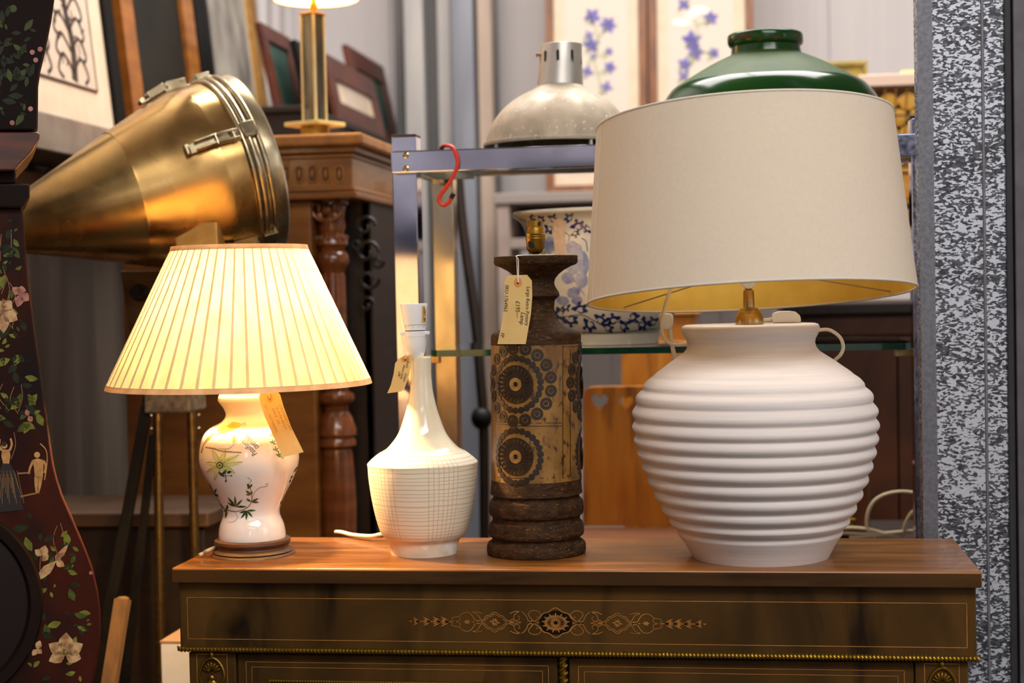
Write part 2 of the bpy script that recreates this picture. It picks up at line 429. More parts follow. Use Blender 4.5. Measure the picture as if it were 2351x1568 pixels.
# left wall: trapezoidal metal sheeting
g = G(); zs = (0, RZ); prev = None; y = RY0
prof = []
while y < RY1:
    prof += [(y, 0), (y + 0.085, 0), (y + 0.105, 0.022), (y + 0.15, 0.022), (y + 0.17, 0)]
    y += 0.17
prof = [p for p in prof if p[0] <= RY1]
vs = [(RX0 + p[1], p[0], z) for p in prof for z in zs]
vs += [(RX0 - 0.08, prof[0][0], 0), (RX0 - 0.08, prof[0][0], RZ), (RX0 - 0.08, prof[-1][0], 0), (RX0 - 0.08, prof[-1][0], RZ)]
n = len(prof)
fs = [(2*i, 2*i+2, 2*i+3, 2*i+1) for i in range(n - 1)] + [(2*n, 2*n+1, 2*n+3, 2*n+2), (0, 1, 2*n+1, 2*n), (2*n-2, 2*n+2, 2*n+3, 2*n-1)]
wl = struct('wall_left', G().add(vs, fs), wall_m, smooth=0)
zd = 1.70
g = G(); g.add([(v[0] + 0.004, v[1], min(v[2], zd)) for v in vs], fs); struct('dado_sheeting', g, M('taupe sheeting', (112,98,86), (92,80,70), 3, (4,4,0.3), rough=0.5, metal=0.15), 0, wl)
def win_frame(name, c, ax, ay, az, t=0.05):
    g = G(); c = V(c); ax = V(ax); ay = V(ay); az = V(az)
    for s in (-1, 1):
        g.obox(c + ax * s, ax.normalized()*t, ay.normalized()*t*0.6, az + az.normalized()*t)
        g.obox(c + az * s, ax - ax.normalized()*t, ay.normalized()*t*0.6, az.normalized()*t)
    g.obox(c, ax.normalized()*t*0.4, ay.normalized()*t*0.5, az - az.normalized()*t)
    g.obox(c, ax - ax.normalized()*t, ay.normalized()*t*0.4, az.normalized()*t*0.4)
    struct(name, g, frame_alu)
win_frame('window_1', (0.42, RY0 + 0.031, 2.1), (0.3,0,0), (0,1,0), (0,0,0.4))
struct('reflection_panel_1', G().box(RX0 + 0.03, RX0 + 0.07, -3.4, -1.0, 0.02, 1.75), M('navy reflection panel', (30,32,58), (24,26,48), 3, rough=0.4), 0, None, 0.004)  # unseen panel added so the chrome posts reflect dark blue
struct('reflection_panel_2', G().box(-1.3, -0.25, RY0 + 0.001, RY0 + 0.04, 0.02, 2.12), M('grey green reflection panel', (70,74,72), rough=0.5), 0, None, 0.004)  # unseen panel added to vary what the metal reflects
win_frame('window_2', (RX1 - 0.031, 0.6, 2.2), (0,0.7,0), (1,0,0), (0,0,0.7))
win_frame('window_3', (0.9, -0.35, RZ - 0.03), (1.35,0,0), (0,0,1), (0,0.7,0))
win_frame('window_4', (-0.2, 3.9, RZ - 0.03), (1.35,0,0), (0,0,1), (0,0.75,0))
win_frame('fill_light_frame', (0.9, -2.7, RZ - 0.03), (1.35,0,0), (0,0,1), (0,0.45,0))  # frame round the added front wall fill

# ------------------------------------------------------------------ inlaid cabinet
A = WZ(392, 1304, ZT); B = WZ(2255, 1312, ZT)
CXL, CXR, CYF = A.x, B.x, (A.y + B.y) / 2
CYB = WZ(2249, 1236, ZT).y
zt1 = W(392, 1339, CYF).z
YF2 = CYF + 0.014
fx0 = W(412, 1420, YF2).x; fx1 = W(2242, 1450, YF2).x
zr = W(1320, 1502, YF2).z
CEN = V(((fx0 + fx1) / 2, CYF, 0))
cab = Thing('inlaid_cabinet', 'walnut cabinet with boxwood inlay and gilt rope moulding carrying the row of lamps', 'cabinet', CEN)
cab.part('top', G().box(CXL, CXR, CYF, CYB, zt1, ZT), walnut_top, bevel=0.003)
cab.part('edge_band', G().box(CXL + 0.002, CXR - 0.002, CYF - 0.0015, CYF + 0.001, zt1 + 0.002, ZT - 0.003), walnut_edge, 0)
fr = cab.part('frieze', G().box(fx0, fx1, YF2, CYB - 0.01, zr, zt1), walnut, bevel=0.002)
ix = 0.011
YB2 = YF2 + 0.008
body = cab.part('carcass', G().box(fx0 + ix, fx1 - ix, YB2 + 0.02, CYB - 0.012, 0.09, zr), dark_ply)
cab.part('plinth', G().box(fx0 - 0.005, fx1 + 0.005, YF2 - 0.01, CYB - 0.01, 0.0, 0.09), walnut, bevel=0.004)
# stringing on the frieze
def zf(px, py, y=YF2): return W(px, py, y)
fp = plane((0, YF2, 0), (1,0,0), (0,0,1), 1.0, 0.0006)
def rect_lines(g, x0, x1, z0, z1, w, y):
    mp = plane((0, y, 0), (1,0,0), (0,0,1), 1.0, 0.0006)
    for a, b in (((x0,-z0),(x1,-z0)),((x1,-z0),(x1,-z1)),((x1,-z1),(x0,-z1)),((x0,-z1),(x0,-z0))): stroke(g, [a, b], w, mp, 1)
g = G()
zs0 = zf(1275, 1378).z; zs1 = zf(1275, 1476).z; xs0 = zf(431, 1420).x
rect_lines(g, xs0, fx0 + fx1 - xs0, zs0, zs1, 0.0011, YF2)
cab.part('stringing', g, inlay, 0, 0, fr)
# marquetry on the frieze; drawn in units of the zoomed photo, centre at 0,0
c0 = zf(1276, 1429.5)
k = 0.3233 * mpp(c0)
mq = plane((c0.x, YF2, c0.z), (1,0,0), (0,0,1), k, 0.0007)
gl = G(); gd = G()
def cart(rx, ry, wd, x0):
    pts = []
    for i in range(65):
        a = 2*pi*i/64; r = 1 + 0.07*cos(4*a)*abs(cos(2*a)) + 0.05*cos(8*a)
        pts.append((x0 + rx*cos(a)*r*(1.0 + 0.12*abs(cos(a))**6), ry*sin(a)*r*(1.0 + 0.10*abs(sin(a))**8)))
    stroke(gl, pts, wd, mq, 1)
disc(gd, 0, 0, 118, plane((c0.x, YF2, c0.z), (1,0,0), (0,0,1), k, 0.0003), 24, 86)
cart(122, 86, 7, 0)
for i in range(26):
    a = 2*pi*i/26 + 0.12; r = 1.0 if i % 2 else 0.82
    leaf(gl, 22*cos(a), 16*sin(a), 104*r*cos(a), 74*r*sin(a), 17, mq)
disc(gd, 0, 0, 13, plane((c0.x, YF2, c0.z), (1,0,0), (0,0,1), k, 0.0010), 14)
for i in range(10):
    a = 2*pi*i/10; disc(gl, 19*cos(a), 19*sin(a)*0.9, 5, plane((c0.x, YF2, c0.z), (1,0,0), (0,0,1), k, 0.0009), 6)
for s in (-1, 1):
    def X(v): return [(s*a, b) for a, b in v]
    cart(82, 58, 5, s*438); cart(68, 46, 4, s*438)
    for i in range(8):
        a = 2*pi*i/8 + 0.2; leaf(gl, s*438+6*cos(a), 6*sin(a), s*438+(40 if i%2==0 else 24)*cos(a), 30*sin(a), 11, mq)
    for t in (-1, 1):
        for pts, w in ((((140,0),(170,-22),(196,-60),(170,-84),(130,-82),(106,-58),(122,-36),(142,-44)), 6),
                       (((196,-10),(214,-50),(246,-76),(290,-60),(300,-24),(272,-14),(258,-34),(272,-46)), 6),
                       (((246,-76),(290,-78),(330,-62)), 8), (((300,-24),(334,-10),(356,0)), 6),
                       (((516,0),(540,-20),(566,-58),(600,-70),(560,-72),(528,-62)), 5),
                       (((580,-10),(610,-56),(650,-68),(690,-44),(692,-10),(740,2)), 6),
                       (((690,-40),(740,-30),(752,-16),(736,-8)), 5), (((240,0),(300,-8),(350,0)), 5)):
            stroke(gl, X([(a, b*t) for a, b in pts]), w, mq, 5, w*0.6)
    stroke(gl, X([(118,0),(200,0)]), 7, mq, 1); stroke(gl, X([(300,0),(362,0)]), 6, mq, 1); stroke(gl, X([(520,0),(600,0)]), 6, mq, 1)
    stroke(gl, X([(735,0),(1040,0)]), 8, mq, 1)
    for x in (180, 560, 640):
        for i in range(6):
            a = 2*pi*i/6; leaf(gl, s*x, 0, s*x + 26*cos(a), 18*sin(a), 10, mq)
    for x, q in ((770, 30), (830, 30), (905, 28), (985, 24)):
        for b in (-30, -12, 12, 30): leaf(gl, s*x, 0, s*(x + 60*q/30), b*q/30*1.2, 14*q/30, mq, 0)
    leaf(gl, s*1020, 0, s*1066, 0, 10, mq)
cab.part('inlay_ground', gd, inlay_dark, 0, 0, fr); cab.part('marquetry', gl, inlay, 0, 0, fr)
# gilt rope moulding
def rope(a, b, r, pitch):
    g = G(); a = V(a); b = V(b); n = int((b - a).length / pitch); d = (b - a).normalized(); q = V((0,-1,0)); w = d.cross(q)
    g.tube([a, b], r * 0.72, 8)
    for i in range(n):
        c = a + d * ((i + 0.5) * pitch); t = (d * 0.75 + w * 0.9).normalized(); u = t.cross(q)
        g.ball(c + q * r * 0.25, (r * 1.25, r * 0.75, pitch * 0.36), 6, 5, (t, q, u))
    return g
cab.part('rope_moulding', rope((fx0 - 0.003, YF2 - 0.001, zr + 0.001), (fx1 + 0.003, YF2 - 0.001, zr + 0.001), 0.0052, 0.0056), gilt)
# pilasters, doors, central bead
def wx(px, py=1540, y=YB2): return W(px, py, y).x
pl = []
for (a, b) in ((fx0 + ix, wx(542)), (fx1 - ix - (wx(542) - fx0 - ix), fx1 - ix)):
    p = cab.part('pilaster', G().box(a, b, YB2 - 0.002, YB2 + 0.024, 0.09, zr - 0.006), walnut, bevel=0.002)
    g = G(); rect_lines(g, a + 0.013, b - 0.013, 0.14, zr - 0.0085, 0.001, YB2 - 0.002); cab.part('stringing', g, inlay, 0, 0, p)
    # gilt mount: shell in a cartouche with scrolls
    cx = (a + b) / 2 + (0.0 if a < -0.3 else 0.0); z0 = zr - 0.038; yy = YB2 - 0.004; m = G()
    m.tube([V((cx + 0.019*sin(t)*(1 - 0.15*cos(t)), yy, z0 + 0.024*cos(t))) for t in [2*pi*i/28 for i in range(29)]], 0.0022, 6)
    for i in range(7):
        t = radians(-70 + 140*i/6); m.ball((cx + 0.009*sin(t), yy - 0.001, z0 + 0.003 + 0.009*cos(t)), (0.0018, 0.002, 0.006), 6, 5, (V((cos(t),0,-sin(t))), V((0,1,0)), V((sin(t),0,cos(t)))))
    m.ball((cx, yy, z0 + 0.029), (0.004, 0.003, 0.006), 8, 6); m.ball((cx, yy - 0.001, z0 - 0.006), (0.005, 0.004, 0.005), 8, 6)
    m.ball((cx, yy, z0 - 0.02), (0.008, 0.003, 0.012), 8, 6)
    for s in (-1, 1):
        m.tube(smoothpath([(cx + s*0.006, yy, z0 - 0.022), (cx + s*0.018, yy, z0 - 0.026), (cx + s*0.022, yy, z0 - 0.04), (cx + s*0.013, yy, z0 - 0.044), (cx + s*0.012, yy, z0 - 0.035)], 4), 0.0022, 6)
        m.tube(smoothpath([(cx + s*0.004, yy, z0 - 0.05), (cx + s*0.012, yy, z0 - 0.06), (cx + s*0.003, yy, z0 - 0.09), (cx, yy, z0 - 0.11)], 4), 0.003, 6)
    cab.part('gilt_mount', m, gilt, 50, 0, p)
xm = wx(1293)
for (a, b) in ((wx(544), xm - 0.0085), (xm + 0.0085, fx1 - ix - (wx(542) - fx0 - ix) - 0.001)):
    d = cab.part('door', G().box(a, b, YB2 + 0.003, YB2 + 0.022, 0.1, zr - 0.008), walnut, bevel=0.002)
    g = G(); rect_lines(g, a + 0.014, b - 0.014, 0.125, zr - 0.0205, 0.0009, YB2 + 0.003); rect_lines(g, a + 0.023, b - 0.023, 0.134, zr - 0.0285, 0.0008, YB2 + 0.003)
    cab.part('stringing', g, inlay, 0, 0, d)
    g = rope((a + 0.05, YB2, zr - 0.0485), (b - 0.05, YB2, zr - 0.0485), 0.0032, 0.0042)
    g2 = rope((a + 0.05, YB2, zr - 0.0485), (a + 0.05, YB2, 0.18), 0.0032, 0.0046); g.add(g2.v, g2.f)
    g2 = rope((b - 0.05, YB2, zr - 0.0485), (b - 0.05, YB2, 0.18), 0.0032, 0.0046); g.add(g2.v, g2.f)
    cab.part('gilt_rope_border', g, gilt, 40, 0, d)
g = rope((xm, YB2 - 0.001, zr - 0.006), (xm, YB2 - 0.001, 0.1), 0.0075, 0.011)
cab.part('gilt_door_bead', g, gilt)

# ------------------------------------------------------------------ price tags
def tag_thing(label, outline, Y, eye, eye_r, lines, strpts, th=0.0005, inkm=ink, twist=0.0):
    cx = sum(p[0] for p in outline)/len(outline); cy = sum(p[1] for p in outline)/len(outline)
    P0 = W(cx, cy, Y)
    t = Thing('price_tag', label, 'price tag', P0)
    pl_ = [W(x, y, Y + twist * (x - cx)) for x, y in outline]
    g = G().prism(pl_, (0, th, 0))
    pa = t.part('card', g, paper, 0)
    mp = lambda x, y: W(x, y, Y - 0.0005 + twist * (x - cx))
    mp2 = lambda x, y: W(x, y, Y - 0.0009 + twist * (x - cx))
    g = G(); disc(g, eye[0], eye[1], eye_r[0], mp, 18, eye_r[1]); ey = t.part('eyelet', g, eyelet_m, 0)
    g = G(); disc(g, eye[0], eye[1] + 1, eye_r[0]*0.33, mp2, 10, eye_r[1]*0.33); t.part('eyelet_hole', g, ink, 0, 0, ey)
    for body_, x, y, a, s in lines:
        g = G(); text_px(g, body_, x, y, a, s, mp, 0.15, 0.9); t.part('handwriting', g, inkm, 0)
    g = G()
    for pts in strpts: g.tube(smoothpath(pts, 4), 0.0007, 6)
    t.part('string', g, string_m)
    return t

# ------------------------------------------------------------------ lamp 1: pleated shade on a passion-flower vase
b1 = WZ(583, 1272, ZT); Y1 = b1.y
ax1 = (566, 890, 581, 1272)
L1 = Thing('table_lamp', 'lit table lamp with pleated ivory shade and white porcelain passion flower vase', 'lamp', b1)
base_prof = [(1234,80),(1237,86),(1243,87),(1248,84),(1252,81),(1256,82),(1260,88),(1263,91),(1265,88),(1267,93),(1270,96),(1273,97),(1276,95)]
rg = lathe_px(base_prof, ax1, Y1); rg[-1] = (V((rg[-1][0].x, rg[-1][0].y, ZT)), rg[-1][1])
L1.part('plinth', G().lathe(rg, 64, True, True), wood_base)
vase_prof = [(884,57),(892,58),(901,60),(907,64),(913,66),(919,66),(925,62),(935,55),(944,51),(951,50),(959,53),(968,62),(976,78),(985,92),(995,101),(1010,108),(1028,112),(1049,114),(1066,112),(1082,107),(1104,97),(1122,87),(1140,77),(1155,70),(1168,65.5),(1179,64.5),(1188,67),(1200,72),(1210,74.5),(1220,76),(1228,76.5),(1235,76)]
gv = G().lathe(lathe_px(vase_prof, ax1, Y1, 3), 72, True, True)
vase = L1.part('vase', gv, porcelain, 60)
sv = surf(gv)
def c5(x, y): return sv(400 + 0.30618*x, 850 + 0.30618*y)
pg = {n: G() for n in ('a','b','c','d','e','f')}
paint = {'a': M('painted pale green', (212,214,156), (190,196,122), 60, rough=0.12, coat=0.4), 'b': M('painted leaf green', (58,84,30), (38,62,26), 60, rough=0.12, coat=0.4),
         'c': M('painted brown stem', (112,96,48), rough=0.12, coat=0.4), 'd': M('painted yellow bud', (226,178,70), (206,160,60), 60, rough=0.12, coat=0.4),
         'e': M('painted purple', (96,44,72), rough=0.12, coat=0.4), 'f': M('printed black', (46,38,36), rough=0.15, coat=0.3)}
blob(pg['d'], [(290,480),(330,440),(380,405),(440,388),(490,395),(510,408),(480,430),(430,455),(380,472),(330,480)], c5)
stroke(pg['c'], [(290,478),(250,510),(222,560),(203,620)], 6, c5); leaf(pg['d'], 300, 470, 232, 540, 16, c5)
for p in ((512,402),(528,396),(522,414),(536,408)): disc(pg['e'], p[0], p[1], 4, c5, 6)
stroke(pg['c'], [(235,577),(300,588),(360,606),(430,612),(505,617)], 9, c5)
stroke(pg['c'], [(335,585),(400,590),(445,560),(466,530),(455,500),(436,500)], 3, c5); leaf(pg['d'], 440, 540, 456, 490, 22, c5)
fc = (345, 712)
for tx, ty, w in ((285,598,46),(385,596,50),(488,634,52),(516,688,44),(456,772,52),(298,826,44),(238,766,46),(238,690,44),(420,660,40)):
    stroke(pg['b'], [fc, ((fc[0]+tx)/2+w*.3, (fc[1]+ty)/2-w*.2), (tx,ty)], 2.5, lambda x,y: c5(x,y), 5)
    leaf(pg['a'], fc[0], fc[1], tx, ty, w, c5)
for i in range(22):
    a = 2*pi*i/22; stroke(pg['e'], [(fc[0]+18*cos(a), fc[1]+18*sin(a)), (fc[0]+44*cos(a), fc[1]+44*sin(a))], 2.5, c5, 1)
for r, kx in ((26,'b'),(17,'a'),(9,'b')): disc(pg[kx], fc[0]-3, fc[1], r, (lambda o: (lambda x,y: surf(gv, 0.0005 + o)(400+0.30618*x, 850+0.30618*y)))((30-r)*0.00001), 12)
for a in ((330,760,380,800),(400,740,352,790),(395,770,430,756)): leaf(pg['b'], *a, 22, c5)
stroke(pg['e'], [(382,775),(392,830)], 6, c5, 1); disc(pg['e'], 388, 830, 8, c5, 8); disc(pg['e'], 430, 790, 6, c5, 8); stroke(pg['e'], [(385,790),(430,790)], 3, c5, 1)
stroke(pg['c'], [(262,850),(300,925),(345,1000),(385,1040),(455,1058),(530,1040),(572,1000),(582,940),(566,870),(552,850)], 6, c5)
stroke(pg['e'], [(575,990),(600,920),(640,880),(690,870),(700,850),(680,855)], 2.5, c5); stroke(pg['e'], [(560,850),(578,825),(550,803)], 2.5, c5); stroke(pg['c'], [(460,1065),(474,1110),(440,1138),(405,1138)], 2.5, c5)
for cx, cy, tips in ((462,1022,((400,950),(455,940),(512,966),(545,1022),(398,992))), (545,1052,((490,1070),(500,1112),(540,1126),(588,1102),(614,1050))),
                     (300,925,((265,845),(318,884),(336,946))), (395,1045,((402,1005),(385,1110),(372,1060))), (575,985,((540,960),(634,960),(636,990))),
                     (574,930,((536,900),(586,906),(540,932))), (566,880,((545,850),(585,852),(548,882)))):
    for tx, ty in tips: leaf(pg['b'], cx, cy, tx, ty, 17, c5)
for cx, cy in ((735,490),(738,545),(762,600),(785,640),(800,652)):
    for q in range(4):
        a = radians(-160 + 60*q); leaf(pg['b'], cx, cy, cx + 34*cos(a)*0.8, cy + 34*sin(a), 8, c5)
for cx, cy in ((905,750),(915,735),(868,830),(880,800),(815,960),(800,990)):
    leaf(pg['b'], cx-8, cy+14, cx+8, cy-14, 10, c5)
text_px(pg['f'], 'Passiflora', 591.5, 1041, 227, 19, sv, 0.25, 0.62)
text_px(pg['f'], 'caerulea', 595.5, 1026.5, 227, 19, sv, 0.25, 0.62)
for n_, nm in (('a','painted_petals'),('b','painted_leaves'),('c','painted_stems'),('d','painted_bud'),('e','painted_tendrils'),('f','lettering')):
    L1.part(nm, pg[n_], paint[n_], 0, 0, vase, stuff=nm != 'painted_bud')
# shade
sax = (550, 566, 551, 883)
def shade1(prof, seg, mod=None): return G().lathe(lathe_px(prof, sax, Y1), seg, mod=mod)
NP = 52
g = G()
top, bot = lathe_px([(572,153),(876,296)], sax, Y1)
for i in range(NP):                      # each pleat is a flat panel whose edge laps over its neighbour
    a0 = 2*pi*(i - 0.02)/NP; a1 = 2*pi*(i + 1.17)/NP
    ring = []
    for (c, r), n_ in ((top, 0), (bot, 1)):
        p0 = c + V((cos(a0), sin(a0), 0)) * (r + 0.0022); p1 = c + V((cos(a1), sin(a1), 0)) * (r - 0.0004)
        ring += [p0, p1]
    g.add(ring, [(0, 1, 3, 2)])
sh = L1.part('pleated_shade', g, shade_fab, 0)
def band(y, h, w, m):
    r = [(y-h/2, w-1), (y-h/2, w+2.0), (y, w+3.5), (y+h/2, w+2.0+h*0.3), (y+h/2, w-2)]
    rr = lathe_px(r, sax, Y1); rr.append(rr[0]); L1.part('binding', G().lathe(rr, 64), m, 30, 0, sh)
band(570, 11, 153, shade_trim); band(880, 12, 297, shade_trim)
top_c = W(550, 640, Y1)
g = G()
c1 = W(551, 620, Y1); r1 = lathe_px([(620,176)], sax, Y1)[0][1]
for a in (0.3, 0.3 + 2*pi/3, 0.3 + 4*pi/3): g.tube([c1, c1 + V((cos(a), sin(a), 0)) * r1], 0.0012, 6)
g.tube([c1 + V((0.02*cos(2*pi*i/16), 0.02*sin(2*pi*i/16), 0)) for i in range(17)], 0.0012, 6)
L1.part('shade_carrier', g, brushed_brass)
g = G().lathe(lathe_px([(884,14),(850,14),(848,18),(800,18),(798,14),(760,14)], (559,560,566,890), Y1), 24, True, True); L1.part('lamp_holder', g, brushed_brass)
bc = W(554, 715, Y1)
bulb_m = M('lit bulb', (255,230,180), emit=(255,217,160), estr=1500)
L1.part('bulb', G().ball(bc, (0.024,0.024,0.032)), bulb_m)
pts = [b1 + V((-0.05, 0.035, 0.006)), W(490, 1256, Y1 + 0.02) , W(474, 1266, Y1 + 0.01), W(462, 1278, Y1 + 0.06)]
pts = [b1 + V((-0.055, 0.03, 0.012)), WZ(482, 1262, ZT+0.012), WZ(468, 1270, ZT+0.006), V((CXL + 0.012, WZ(455,1280,ZT).y, ZT+0.0034))]
L1.part('cord', G().tube(smoothpath(pts, 8), 0.0032, 8), cord_cream, label='fawn flex')
yt1 = Y1 - 0.081
tag_thing('faintly written buff price tag hanging on the passion flower vase of the lit lamp', [(595,911),(598,901),(630,893),(643,906),(651,934),(669,982),(697,1038),(649,1050),(628,1002),(608,957),(597,923)], yt1,
          (619.5, 914), (6.5, 9), [('STRAWBERRY LAMP', 640, 930, 67, 8.0), ('& LAURA ASHLEY', 633, 936, 67, 8.0), ('SHADE   £20.', 623.5, 938, 67, 8.0), ('SKU — NOT KNOWN', 606, 931, 66, 7.6)],
          [[W(619.5,915,yt1-0.001), W(617,905,yt1-0.002), W(612,896,yt1+0.002), W(606,890,yt1+0.01)]], inkm=ink_pale, twist=0.0)

# ------------------------------------------------------------------ lamp 2: cream plaster bottle lamp
b2 = WZ(973, 1269, ZT); Y2 = b2.y; ax2 = (966, 821, 974, 1269)
L2 = Thing('table_lamp', 'cream plaster bottle shaped lamp base with scored grid belly and white lampholder', 'lamp', b2)
up = [(821,24),(822,25),(840,24),(860,23.5),(880,25),(900,27),(933,34),(957,41),(988,52),(1008,64),(1028,82),(1036,96)]
lo = [(1036,96),(1046,110),(1060,125.5),(1065,126.5),(1070,126),(1095,124.5),(1134,119.5),(1174,112),(1214,101),(1229,92.5),(1236,85),(1240,82),(1250,79.5),(1260,77),(1269,75)]
rgs = lathe_px(up, ax2, Y2, 3); L2.part('neck', G().lathe(rgs, 72, True), plaster_plain, 60)
rgs = lathe_px(lo[:10], ax2, Y2, 3)
bel = L2.part('belly', G().lathe(rgs, 96), scored_mat(0, 0, 0), 60)
rgs = lathe_px(lo[9:], ax2, Y2, 2); rgs[-1] = (V((rgs[-1][0].x, rgs[-1][0].y, ZT)), rgs[-1][1])
L2.part('foot', G().lathe(rgs, 72, False, True), M('chipped plaster', (236,220,192), (226,206,176), 40, rough=0.5, bump=0.4, bscale=60, c3=(246,240,230), s3=26, lo3=0.6, hi3=0.66), 60)
hax = (950, 697, 957, 822)
h = L2.part('lamp_holder', G().lathe(lathe_px([(697,28),(697.5,31),(700,31.5),(745,26)], hax, Y2), 40, True, True), white_plastic)
L2.part('holder_ring', G().lathe(lathe_px([(745,24),(760,23.5),(761,25),(772,25)], hax, Y2), 40), white_plastic, 40, 0, h)
g = G()
for i in range(12):
    a = 2*pi*i/12; c = W(953, 749, Y2); g.ball(c + V((cos(a),sin(a),0))*24.5*mpp(c), 0.0012, 6, 4)
L2.part('holder_lugs', g, white_plastic, 40, 0, h)
L2.part('switch_band', G().lathe(lathe_px([(758,23.6),(772,24)], hax, Y2), 40), black_plastic, 40, 0, h, label='black switch band')
g = G(); c = W(953, 765, Y2); q = mpp(c)
for s in (-1, 1): g.box(c.x + s*28*q - 0.004, c.x + s*28*q + 0.004, c.y - 0.004, c.y + 0.004, c.z - 0.0025, c.z + 0.0025)
L2.part('push_bar', g, white_plastic, 40, 0.0008, h)
L2.part('holder_skirt', G().lathe(lathe_px([(772,24.5),(790,24),(805,21),(815,17),(822,13)], hax, Y2), 40, False, True), white_plastic, 40, 0, h)
# barcode sticker on the holder
ghold = G().lathe(lathe_px([(697.5,31),(700,31.5),(745,26)], hax, Y2), 40); shold = surf(ghold, 0.0003); shold2 = surf(ghold, 0.0006)
g = G(); blob(g, [(968,703),(974,702),(980,702),(978,722),(977,741),(972,741.5),(967,742),(968,722)], shold); stk = L2.part('sticker', g, paper, 0, 0, h)
g = G(); random.seed(3)
for i in range(16):
    y = 706 + i*2.1; w = random.choice((1.5, 3, 4, 5)); stroke(g, [(971.5, y), (971.5 + w, y)], random.choice((0.9,1.3)), shold2, 1)
L2.part('barcode', g, ink, 0, 0, h)
pts = [WZ(880, 1226, ZT+0.012), WZ(850, 1231, ZT+0.008), WZ(810, 1228, ZT+0.006), WZ(785, 1222, ZT+0.008), WZ(771, 1221, ZT+0.006), WZ(770, 1232, ZT+0.004)]
pb = WZ(905, 1230, ZT+0.014)
L2.part('cord', G().tube(smoothpath([pb] + pts[:5], 8), 0.0034, 10), cord_white, label='white flex')
yt2 = Y2 - 0.017
tag_thing('buff price tag hanging from the neck of the cream plaster lamp', [(904,857),(907,834),(915,824),(930,815),(943,814),(950,821),(944,832),(940,860),(928,893),(921,899),(889,903),(897,885)], yt2, (930.5,825), (9.5,6),
          [('Retro', 934.5, 828, 100, 8.0), ('Cream', 930, 856, 104, 8.2), ('Plaster Lamp', 926, 837, 101, 7.2), ('£48 –', 915, 852, 99, 8.2)],
          [[W(930.5,825,yt2-0.001), W(935,818,yt2-0.002), W(941,815,yt2+0.003), W(950,818,yt2+0.012)]])

# ------------------------------------------------------------------ lamp 3: stamped stoneware
b3 = WZ(1231.5, 1268, ZT); Y3 = b3.y; ax3 = (1230, 588, 1231.5, 1268)
L3 = Thing('table_lamp', 'tall brown stoneware lamp base with stamped ochre sun medallions and brass holder', 'lamp', b3)
cr = [(588,94),(589,96),(603,96.5),(608,93),(613,80),(621,65),(630,53),(640,45),(648,42.5),(655,43),(664,48),(672,53),(680,54.5),(685,49),(690,43.5),(705,42),(715,43),(726,46),(738,53.5),(749,68),(756,84),(761,97),(766,102),(772,103.5),(790,103.5)]
L3.part('neck', G().lathe(lathe_px(cr, ax3, Y3), 72, True), pot_brown, 50)
gb = G().lathe(lathe_px([(790,103.5),(796,103.2),(960,103),(1098,103.2)], ax3, Y3), 96); body3 = L3.part('body', gb, pot_gold, 50)
ft = [(1098,103.2),(1106,103.5),(1131,105.5),(1135,99),(1140,98.5),(1147,106),(1153,108),(1172,109),(1178,107),(1184,100.5),(1192,100.5),(1199,107),(1206,109),(1221,110),(1226,108),(1231,101),(1236,101),(1243,111),(1249,113.5),(1262,114),(1267,112),(1268,111)]
rgs = lathe_px(ft, ax3, Y3); rgs[-1] = (V((rgs[-1][0].x, rgs[-1][0].y, ZT)), rgs[-1][1])
L3.part('foot', G().lathe(rgs, 72, False, True), pot_brown, 24)
# stamped medallions: position (u along the girth in px, py) on the cylinder
cyl_c = W(1230.8, 940, Y3); q3 = mpp(cyl_c); R3 = 103.2 * q3
def cylmx(ang, py, lift=0.0):
    c = W(1230.8, py, Y3); n = V((sin(ang), -cos(ang), 0)); p = c + n * (R3 + lift)
    x = V((cos(ang), sin(ang), 0)); z = V((0,0,1))
    return Matrix(((x.x, -n.x, z.x, p.x), (x.y, -n.y, z.y, p.y), (x.z, -n.z, z.z, p.z), (0,0,0,1)))
def flat_ring(r0, r1, t, seg=18):
    g = G(); o = []
    for k in range(seg):
        a = 2*pi*k/seg
        for r, y in ((r0, 0.0005), (r0, -t), (r1, -t), (r1, 0.0005)): g.v.append(V((r*cos(a), y, r*sin(a))))
    for k in range(seg):
        k2 = (k+1) % seg
        for j in range(3): g.f.append((4*k+j, 4*k+j+1, 4*k2+j+1, 4*k2+j))
    return g
def flat_disc(r, t, seg=14):
    g = G()
    for k in range(seg):
        a = 2*pi*k/seg; g.v += [V((r*cos(a), 0.0005, r*sin(a))), V((r*0.92*cos(a), -t, r*0.92*sin(a)))]
    for k in range(seg):
        k2 = (k+1) % seg; g.f.append((2*k, 2*k+1, 2*k2+1, 2*k2))
    g.f.append(tuple(2*k+1 for k in range(seg))); return g
def raw(name, g, m):
    o = finish(name, g, m, None, 30); me = o.data; bpy.data.objects.remove(o); return me
s = q3
me_ring = raw('stamped_ring', flat_ring(7.2*s, 13.6*s, 0.0009), pot_dark)
me_pip = raw('stamp_pip', flat_disc(5.2*s, 0.0008), pot_dark)
me_dot = raw('stamped_dot', flat_disc(7.6*s, 0.0010), pot_dark)
g = G()
for k in range(24):
    a = 2*pi*k/24; r1, r0 = 40*s, 24*s; d = V((cos(a),0,sin(a))); e = V((-sin(a),0,cos(a)))
    g.add([d*r0 - e*3.6*s, d*r0 + e*3.6*s, d*r1 + e*3.4*s, d*r1 - e*3.4*s, d*r0 - e*3*s + V((0,-0.0014,0)), d*r0 + e*3*s + V((0,-0.0014,0)), d*r1 + e*3*s + V((0,-0.0012,0)), d*r1 - e*3*s + V((0,-0.0012,0))],
          [(4,5,6,7),(0,4,7,3),(1,2,6,5),(2,3,7,6),(0,1,5,4)])
f2 = flat_ring(15*s, 26*s, 0.0012, 28); g.add(f2.v, f2.f)
me_sun = raw('sun_stamp', g, pot_dark)
